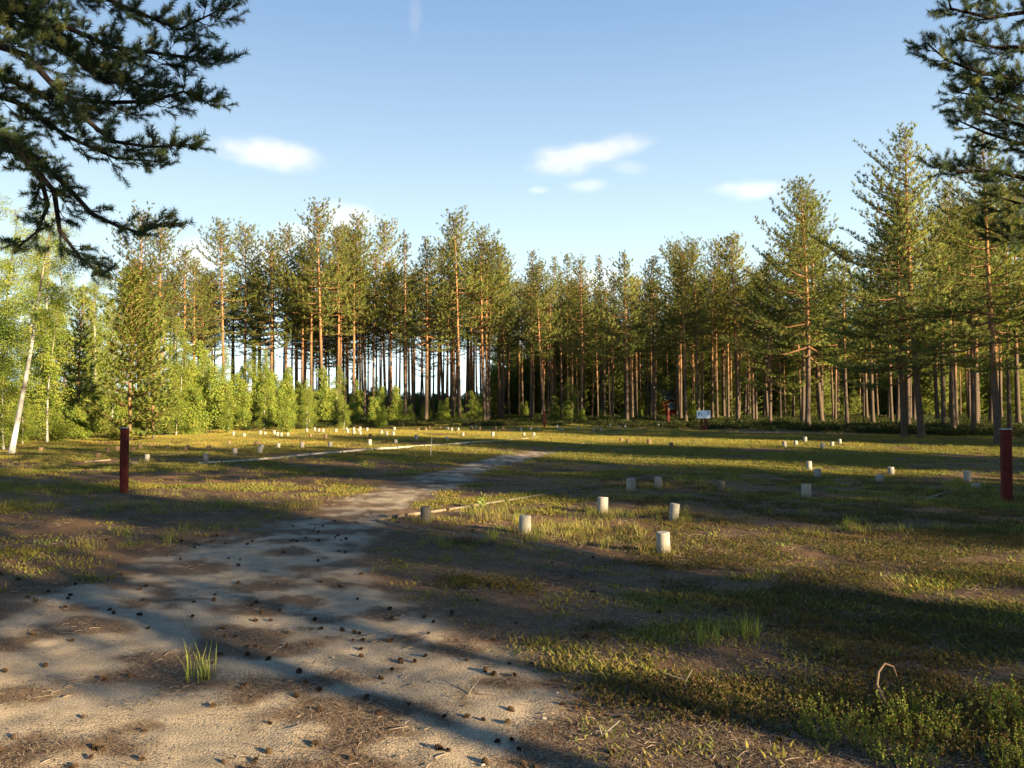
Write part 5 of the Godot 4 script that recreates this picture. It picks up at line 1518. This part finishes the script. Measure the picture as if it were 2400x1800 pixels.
func make_trees() -> void:
	make_shoot()
	tuft_far = make_tuft(16, 0.17)
	tuft_near = make_tuft(20, 0.13)
	for q in [["a30", "a", 0.30, 3.4, 2], ["a38", "a", 0.38, 3.1, 4], ["a45", "a", 0.45, 3.0, 4], ["a50", "a", 0.53, 2.6, 3], ["b38", "b", 0.38, 2.9, 2], ["d50", "d", 0.5, 2.9, 2], ["d38", "d", 0.36, 2.9, 1]]:
		pine_shapes[q[0]] = []
		for i in q[4]:
			pine_shapes[q[0]].append(make_pine(q[1], 20.0 if q[1] != "b" else 18.0, q[2] + rng.randf_range(-0.03, 0.04), q[3] * rng.randf_range(0.88, 1.12), rng.randf_range(0.82, 1.05), false, rng.randf_range(0.12, 0.32)))
	pine_shapes.t50 = []
	for i in 4:
		pine_shapes.t50.append(make_pine("a", 20.0, rng.randf_range(0.48, 0.6), rng.randf_range(2.3, 3.0), 0.66, false, rng.randf_range(0.3, 0.42)))
	pine_shapes.s50 = [make_pine("a", 15.0, 0.42, 2.3, 0.8, false, 0.5), make_pine("a", 15.0, 0.48, 2.1, 0.8, false, 0.55)]
	pine_shapes.b30 = [make_pine("b", 17.0, 0.26, 3.8, 1.05, true, 0.12), make_pine("b", 17.0, 0.22, 3.9, 1.05, true, 0.12), make_pine("b", 17.0, 0.30, 3.6, 1.05, true, 0.18)]
	pine_shapes.c10 = [make_pine("c", 8.0, 0.06, 2.3, 1.25, true, 0.0)]
	pine_shapes.c20 = [make_pine("c", 8.0, 0.16, 1.5, 1.2, true, 0.05)]
	leaf_shapes.birch = [make_birch(11.0, 0.10, 2.3, 1, 0.24, 0.12, 0.5), make_birch(11.0, 0.14, 2.1, 1, 0.24, 0.11, 0.6)]
	leaf_shapes.leaning = [make_birch(12.0, 0.42, 2.2, 1, 0.24, 0.115, 0.5)]
	leaf_shapes.young = [make_birch(6.0, 0.08, 1.25, 1, 0.32, 0.05)]
	leaf_shapes.shrub = [make_birch(2.6, 0.03, 0.85, 3, 0.36, 0.018, 0.5), make_birch(2.6, 0.03, 0.75, 4, 0.36, 0.018, 0.6), make_birch(2.6, 0.05, 0.7, 2, 0.36, 0.018, 0.45), make_birch(2.6, 0.03, 0.9, 5, 0.36, 0.016, 0.75)]
	for q in PINES:
		plant_pine(q[0], q[1], q[2], q[3], q[4], q[5], q[6], q[7])
	for q in BIRCHES:
		plant_leafy(q[0], q[1], q[2], q[3], q[4], q[5], q[6], "birch_tree", "birch")
	for q in SHRUBS:
		plant_leafy(q[0], q[1], q[2], 0.0, q[3], q[4], q[5], "leafy_shrub", "shrub")
	var where := ["pine standing behind the front row of the sunlit left edge", "pine in the depth of the forest behind the middle of the clearing", "pine in the shaded forest behind the sign and cabin", "pine in the shaded forest on the right"]
	var groups := ["background pines on the left", "background pines in the middle", "background pines behind the sign", "background pines on the right"]
	for q in BACK:
		plant_pine(q[0], q[1], q[2], rng.randf_range(-0.02, 0.02), q[3], where[q[5]], groups[q[5]], q[4])
	# the two pines whose limbs hang into the view
	var left := plant_pine(-9.6, -6.4, 13.0, 0.0, "a38", "near pine at the left whose dark limbs hang into the sky", "", 0)
	left.basis = Basis()
	for p in left.get_children():
		p.scale = Vector3(0.8, 13.0 / 20.0, 0.8)
	overhang(left, LIMBS_LEFT)
	var right := plant_pine(8.9, -8.3, 14.0, 0.0, "a45", "near pine at the right whose blue-green limbs hang into the sky", "", 0)
	right.basis = Basis()
	for p in right.get_children():
		p.scale = Vector3(0.8, 14.0 / 20.0, 0.8)
	overhang(right, LIMBS_RIGHT)
	# the forest that goes on to the right of and behind the viewer and throws the long shadows on the clearing
	var spots := []
	var tries := 0
	# lanes between the trees along which the sun reaches the clearing: distance across the sun's direction, half width
	var lanes := [Vector2(2.2, 0.8), Vector2(4.3, -0.1), Vector2(9.7, 0.9), Vector2(21.0, 0.5)]
	for q in [Vector2(13.0, 3.05), Vector2(9.0, 1.25), Vector2(18.0, 3.8)]:   # lone trunks whose shadows lie across the sand
		spots.append(SUN_AZIMUTH * q.x + Vector2(SUN_AZIMUTH.y, -SUN_AZIMUTH.x) * q.y)
	while spots.size() < 135 and tries < 20000:
		tries += 1
		var p := Vector2(rng.randf_range(5.0, 62.0), rng.randf_range(-42.0, 48.0))
		if p.y < 0.0 and p.x < 4.0 - p.y * 0.76:
			continue
		var w := p.cross(SUN_AZIMUTH)
		var t := p.dot(SUN_AZIMUTH)
		if t > 62.0 or (w > 12.0 and t < 24.0) or w < -12.0 or w > 62.0 or (w > 28.0 and (w < 37.0 or p.x < 33.0)):
			continue
		if lanes.all(func(l): return absf(w - l.x) > l.y + 1.5) and spots.all(func(s): return s.distance_to(p) > 2.7):
			spots.append(p)
	for p in spots:
		plant_pine(p.x, p.y, rng.randf_range(12.5, 16.0), 0.0, ("s50" if rng.randf() < (0.75 if p.cross(SUN_AZIMUTH) > 4.5 and p.cross(SUN_AZIMUTH) < 9.0 else 0.25) else ["a38", "a30"][rng.randi() % 2]), "pine of the forest to the right and behind the viewer, seen by its long shadow", "pines that shade the clearing", 0)
	# the forest beyond
	var far_t := []
	var far := RandomNumberGenerator.new()
	far.seed = 77
	for i in 420:
		var d := far.randf_range(112.0, 230.0)
		var x := far.randf_range(-0.02, 0.85) * d
		if x < 0.03 * d and d < 150.0:
			continue
		if absf(x / d - 0.199) < 0.016 and d < 125.0:
			continue
		var k := far.randf_range(0.7, 0.95)
		far_t.append(Transform3D(Basis(Vector3.UP, far.randf() * TAU).scaled(Vector3(k, k, k)), Vector3(x, 0, -d)))
	var s: Dictionary = pine_shapes.a30[0]
	var thick := []
	for i in 900:
		var d := far.randf_range(112.0, 190.0)
		var x := far.randf_range(-0.03, 0.9) * d
		var k := far.randf_range(0.5, 1.15)
		thick.append(Transform3D(Basis(Vector3.UP, far.randf() * TAU).scaled(Vector3(k * 1.5, k, k * 1.5)), Vector3(x, -0.2, -d)))
	for i in 520:
		var d := far.randf_range(125.0, 200.0)
		var k := far.randf_range(0.25, 0.62)
		thick.append(Transform3D(Basis(Vector3.UP, far.randf() * TAU).scaled(Vector3(k * 2.2, k, k * 2.2)), Vector3(far.randf_range(-0.75, 0.0) * d, -0.2, -d)))
	stuff("distant_thicket", pine_shapes.c10[0].crown, M.needles[0], thick, "young growth under the distant forest that closes the view", "thicket")
	stuff("distant_forest_trunks", s.trunk, M.bark, far_t, "trunks of the distant forest that read as one mass", "forest")
	stuff("distant_forest_crowns", s.crown, M.needles[0], far_t, "crowns of the distant forest that read as one mass", "forest")

func make_small_things() -> void:
	var stake := thing("thin_stake", on(-2.54, -24.65))
	var s := Shape.new()
	tube(s, [Vector3(0, -0.1, 0), Vector3(0.01, 0.25, 0), Vector3(0.04, 0.6, 0)], [0.013, 0.012, 0.010], [Color(0.5, 0.46, 0.4), Color(0.42, 0.38, 0.33), Color(0.2, 0.18, 0.15)], 7)
	part("rod", s.mesh(), M.dry, stake)
	tag(stake, "thin upright stake standing alone before the long pale batten", "stake")
	# a bent dry root near the viewer
	var twig := thing("bent_dry_stick", on(2.02, -4.35))
	s = Shape.new()
	tube(s, [Vector3(0.04, -0.05, 0.06), Vector3(0.0, 0.04, 0.04), Vector3(-0.025, 0.12, 0.0), Vector3(-0.015, 0.19, 0.0), Vector3(0.02, 0.235, 0.0), Vector3(0.06, 0.22, 0.01), Vector3(0.075, 0.17, 0.02)], [0.008, 0.008, 0.007, 0.006, 0.006, 0.005, 0.003], [Color(0.2, 0.13, 0.08), Color(0.22, 0.14, 0.08), Color(0.3, 0.2, 0.12), Color(0.3, 0.2, 0.12), Color(0.25, 0.15, 0.09), Color(0.2, 0.12, 0.08), Color(0.2, 0.12, 0.08)], 6)
	part("stem", s.mesh(), M.dry, twig)
	tag(twig, "bent dry brown stick standing out of the bilberry bushes at lower right", "stick")
	# fallen twigs
	var twig_rng := RandomNumberGenerator.new()
	twig_rng.seed = 4
	var names := ["short forked dead twig on dark litter near the bottom middle", "pale bare twig lying on the needle litter right of the sand", "dead twig with side shoots at the near edge of the nearest plot", "thin bleached twig standing out of the litter on the sand's edge"]
	var spots := [Vector2(0.42, -3.95), Vector2(1.0, -4.6), Vector2(-1.3, -9.6), Vector2(-0.25, -4.5)]
	for i in 4:
		var o := thing("dead_twig", on(spots[i].x, spots[i].y), twig_rng.randf() * TAU)
		s = Shape.new()
		var L := 0.09 if i != 2 else 0.6
		var col := Color(0.19, 0.165, 0.135) if i != 2 else Color(0.1, 0.07, 0.05)
		tube(s, [Vector3(0, 0, 0), Vector3(L * 0.5, 0.03, 0.02), Vector3(L, 0.06, 0)], [0.0035, 0.003, 0.0015], [col, col, col], 5)
		tube(s, [Vector3(L * 0.4, 0.025, 0.016), Vector3(L * 0.6, 0.09, 0.07)], [0.004, 0.002], [col, col], 5)
		tube(s, [Vector3(L * 0.6, 0.035, 0.016), Vector3(L * 0.9, 0.07, -0.09)], [0.003, 0.002], [col, col], 5)
		part("twig", s.mesh(), M.dry, o)
		tag(o, names[i], "twig", "dead twigs on the ground")
	# pine cones
	var shape := cone_shape()
	var crng := RandomNumberGenerator.new()
	crng.seed = 12
	var count := 0
	var tries := 0
	while count < 280 and tries < 20000:
		tries += 1
		var d := 2.9 + pow(crng.randf(), 1.3) * 9.0
		var x := crng.randf_range(-0.72, 0.45) * d
		var p := path_at(x, -d)
		if crng.randf() > (0.25 + 0.75 * p) * smoothstep(-0.9, 0.3, middle.get_noise_2d(x * 0.5 + 11.0, -d * 0.5)):
			continue
		var o := part("pine_cone", shape, M.dry, self)
		var k := crng.randf_range(0.42, 0.8)
		o.transform = Transform3D(Basis.from_euler(Vector3(crng.randf_range(0.8, 2.2), crng.randf() * TAU, crng.randf_range(-0.5, 0.5))).scaled(Vector3(k, k, k)), on(x, -d) + Vector3.UP * 0.009)
		tag(o, "small dark pine cone lying on the sand and litter of the foreground", "pine cone", "pine cones on the foreground")
		count += 1
	# pebbles
	for i in 14:
		var d := crng.randf_range(3.2, 8.0)
		var x := crng.randf_range(-0.5, 0.5) * d
		var sm := SphereMesh.new()
		sm.radius = 0.014; sm.height = 0.018; sm.radial_segments = 9; sm.rings = 5
		var o := part("pebble", sm, M.stump.c, self, Transform3D(Basis.from_euler(Vector3(0.2, i, 0.1)).scaled(Vector3(1.2, 0.8, 0.8) * crng.randf_range(0.5, 1.0)), on(x, -d) + Vector3.UP * 0.006))
		tag(o, "tiny pale pebble on the dark foreground litter", "pebble", "pale pebbles on the foreground")

func make_plants() -> void:
	var g := RandomNumberGenerator.new()
	g.seed = 99
	# needle litter
	var browns := [Color(0.16, 0.10, 0.06), Color(0.10, 0.062, 0.04), Color(0.22, 0.14, 0.08), Color(0.07, 0.05, 0.035), Color(0.27, 0.2, 0.13)]
	var litter := needle_litter(26, 0.13, browns)
	var places := []
	var tries := 0
	while places.size() < 16000 and tries < 120000:
		tries += 1
		var d := 2.4 + pow(g.randf(), 1.4) * 13.0
		var x := g.randf_range(-0.85, 0.85) * d
		var p := path_at(x, -d)
		if g.randf() < p * (1.0 - 0.9 * litter_at(x, -d)) * 0.93:
			continue
		places.append(turned(x, -d, g.randf_range(0.7, 1.3)))
	stuff("needle_litter", litter, M.dry, places, "brown needles and bark crumbs strewn over the foreground", "needle litter")
	var sticks := Shape.new()
	for i in 5:
		var a := g.randf() * TAU
		var q := Vector3(g.randf_range(-0.2, 0.2), 0.006, g.randf_range(-0.2, 0.2))
		var d := Vector3(cos(a), g.randf_range(-0.02, 0.12), sin(a)) * g.randf_range(0.03, 0.11)
		var c := Color(0.22, 0.17, 0.13) * g.randf_range(0.5, 1.5)
		tube(sticks, [q, q + d * 0.5 + Vector3(0.01, 0.004, 0.01), q + d], [0.0022, 0.002, 0.001], [c, c, c], 4)
	places = []
	while places.size() < 1500:
		var d := 2.6 + pow(g.randf(), 1.3) * 12.0
		var x := g.randf_range(-0.8, 0.8) * d
		if g.randf() < path_at(x, -d) * 0.75:
			continue
		places.append(turned(x, -d, g.randf_range(0.6, 1.2)))
	stuff("fallen_twigs", sticks.mesh(), M.dry, places, "thin dead twigs scattered over the foreground litter", "twigs")
	# moss and low heath
	var moss := blades(30, 0.12, 0.035, 0.006, 1.2, Color(0.10, 0.080, 0.026), Color(0.180, 0.168, 0.040))
	places = []
	var tints := []
	for i in 20:
		tints.append(Color(g.randf_range(0.7, 1.35), g.randf_range(0.75, 1.2), g.randf_range(0.6, 1.2)))
	tries = 0
	while places.size() < 34000 and tries < 200000:
		tries += 1
		var d := 3.0 + pow(g.randf(), 1.25) * 40.0
		var x := g.randf_range(-0.8, 0.8) * d
		if g.randf() > moss_at(x, -d) * 1.0 + 0.04 or path_at(x, -d) > 0.25:
			continue
		places.append(turned(x, -d, g.randf_range(0.7, 1.5) * (1.0 + d * 0.02)))
	stuff("moss", moss, M.grass, places, "low moss and heath cover on the clearing", "moss", tints)
	# grass
	var grass := blades(16, 0.10, 0.13, 0.0028, 0.8, Color(0.11, 0.10, 0.03), Color(0.21, 0.20, 0.055))
	places = []
	tries = 0
	while places.size() < 5200 and tries < 90000:
		tries += 1
		var d := 5.0 + pow(g.randf(), 1.1) * 58.0
		var x := g.randf_range(-0.75, 0.75) * d
		var n := middle.get_noise_2d(x * 0.5 + 500.0, -d * 0.7)
		if g.randf() > smoothstep(0.12, 0.45, n) * (0.25 if d < 9.0 else 1.0) or path_at(x, -d) > 0.2:
			continue
		places.append(turned(x, -d, g.randf_range(0.6, 1.25) * (1.0 if d > 9.0 else 0.7)))
	var turf := blades(60, 0.34, 0.10, 0.007, 0.9, Color(0.15, 0.120, 0.035), Color(0.255, 0.225, 0.052))
	var wide := []
	tries = 0
	while wide.size() < 15000 and tries < 90000:
		tries += 1
		var d := g.randf_range(30.0, 82.0)
		var x := g.randf_range(-0.75, 0.45) * d
		if x > 10.0 - (d - 60.0) * 0.2 or d > 70.0 + minf(0.0, x + 6.0) * 0.6 + 12.0:
			continue
		if g.randf() > smoothstep(-0.3, 0.1, broad.get_noise_2d(x * 1.2 + 77.0, d * 2.0)) * smoothstep(28.0, 42.0, d):
			continue
		wide.append(turned(x, -d, g.randf_range(0.6, 1.2)))
	stuff("dry_turf", turf, M.grass, wide, "short yellowed turf on the sunlit far half of the clearing", "turf", tints)
	for q in POSTS:   # longer grass at the feet of the stumps
		for i in 10:
			var a := g.randf() * TAU
			places.append(turned(q[0] + cos(a) * g.randf_range(0.08, 0.3), q[1] + sin(a) * g.randf_range(0.08, 0.3), g.randf_range(0.6, 1.2)))
	stuff("grass", grass, M.grass, places, "thin grass growing over the clearing and round the stumps", "grass", tints)
	# single tufts
	var tuft := blades(46, 0.09, 0.24, 0.0026, 0.55, Color(0.11, 0.13, 0.03), Color(0.23, 0.26, 0.05))
	var marks := [[-1.86, -4.75, "bright grass tuft on the litter patch in the left foreground"], [1.35, -5.45, "rounded grass tuft in the right foreground"], [1.66, -5.6, "thin grass tuft with tall dry stalks in the right foreground"], [-1.2, -11.2, "tall grass clump right behind the dark stump"], [-0.25, -9.6, "upright grass blades before the stump of the near edge"], [0.25, -9.5, "second clump of upright blades before the near edge stump"], [4.45, -10.4, "grass tuft with dry stems on the right of the field"]]
	for q in marks:
		var o := thing("grass_tuft", on(q[0], q[1]), g.randf() * TAU)
		part("blades", tuft, M.grass, o)
		tag(o, q[2], "grass tuft", "single grass tufts")
	var sap := sprigs(5, 0.05, 0.32, 0.07, 8, [Color(0.16, 0.2, 0.05), Color(0.2, 0.24, 0.07)])
	var sp := thing("seedling", on(-0.46, -12.6), 0.4)
	part("leaves", sap, M.leaves, sp)
	tag(sp, "small pale green seedling beside the back slats of the nearest plot", "seedling")
	# bilberry bushes, lower right
	var bright := [Color(0.14, 0.18, 0.028), Color(0.20, 0.23, 0.038), Color(0.10, 0.13, 0.025), Color(0.25, 0.25, 0.05), Color(0.16, 0.09, 0.04)]
	var bush := sprigs(100, 0.2, 0.21, 0.015, 17, bright)
	var bushes := [[1.62, -3.95, 0.85, "bright bilberry bush left of the others at lower right"], [2.05, -3.98, 0.9, "bilberry bush under the bent dry stick"], [1.8, -3.65, 0.7, "low bilberry bush in front of the other two"], [2.62, -3.95, 1.2, "tall leafy bilberry bush at the right rim of the foreground"], [2.3, -3.5, 0.75, "dark bilberry bush at the lower right corner"]]
	for q in bushes:
		var o := thing("bilberry_bush", on(q[0], q[1]), g.randf() * TAU)
		o.scale = Vector3.ONE * q[2]
		part("leafy_sprigs", bush, M.leaves, o)
		tag(o, q[3], "bush", "bilberry bushes in the right foreground")
	# ground cover under the forest and in the dark right corner
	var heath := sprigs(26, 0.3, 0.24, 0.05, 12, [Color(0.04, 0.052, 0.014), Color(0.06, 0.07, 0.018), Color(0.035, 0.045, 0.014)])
	places = []
	tries = 0
	while places.size() < 7000 and tries < 60000:
		tries += 1
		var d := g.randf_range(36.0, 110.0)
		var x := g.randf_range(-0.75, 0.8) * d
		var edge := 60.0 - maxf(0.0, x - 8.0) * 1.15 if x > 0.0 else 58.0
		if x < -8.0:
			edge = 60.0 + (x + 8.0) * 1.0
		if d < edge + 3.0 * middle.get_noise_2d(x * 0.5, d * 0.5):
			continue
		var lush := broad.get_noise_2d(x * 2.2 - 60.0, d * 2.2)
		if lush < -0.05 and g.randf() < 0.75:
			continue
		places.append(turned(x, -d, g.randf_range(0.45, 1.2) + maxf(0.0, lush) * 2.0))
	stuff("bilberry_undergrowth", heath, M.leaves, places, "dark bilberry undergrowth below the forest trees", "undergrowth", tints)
	var low := sprigs(26, 0.15, 0.055, 0.011, 12, [Color(0.075, 0.078, 0.026), Color(0.095, 0.092, 0.028), Color(0.13, 0.085, 0.045)])
	places = []
	tries = 0
	while places.size() < 3600 and tries < 60000:
		tries += 1
		var d := 2.7 + pow(g.randf(), 1.3) * 16.0
		var x := g.randf_range(-0.1, 0.8) * d
		var n := middle.get_noise_2d(x * 0.9 + 40.0, -d * 0.9) + smoothstep(0.9, 3.0, x) * 0.3 - smoothstep(6.0, 16.0, d) * 0.25 - smoothstep(1.6, 0.2, x) * 0.25
		if n < 0.08 or path_at(x, -d) > 0.15:
			continue
		places.append(turned(x, -d, g.randf_range(0.6, 1.4)))
	stuff("heath_cover", low, M.leaves, places, "dark low heath and bilberry sprigs over the right foreground", "heath", tints)
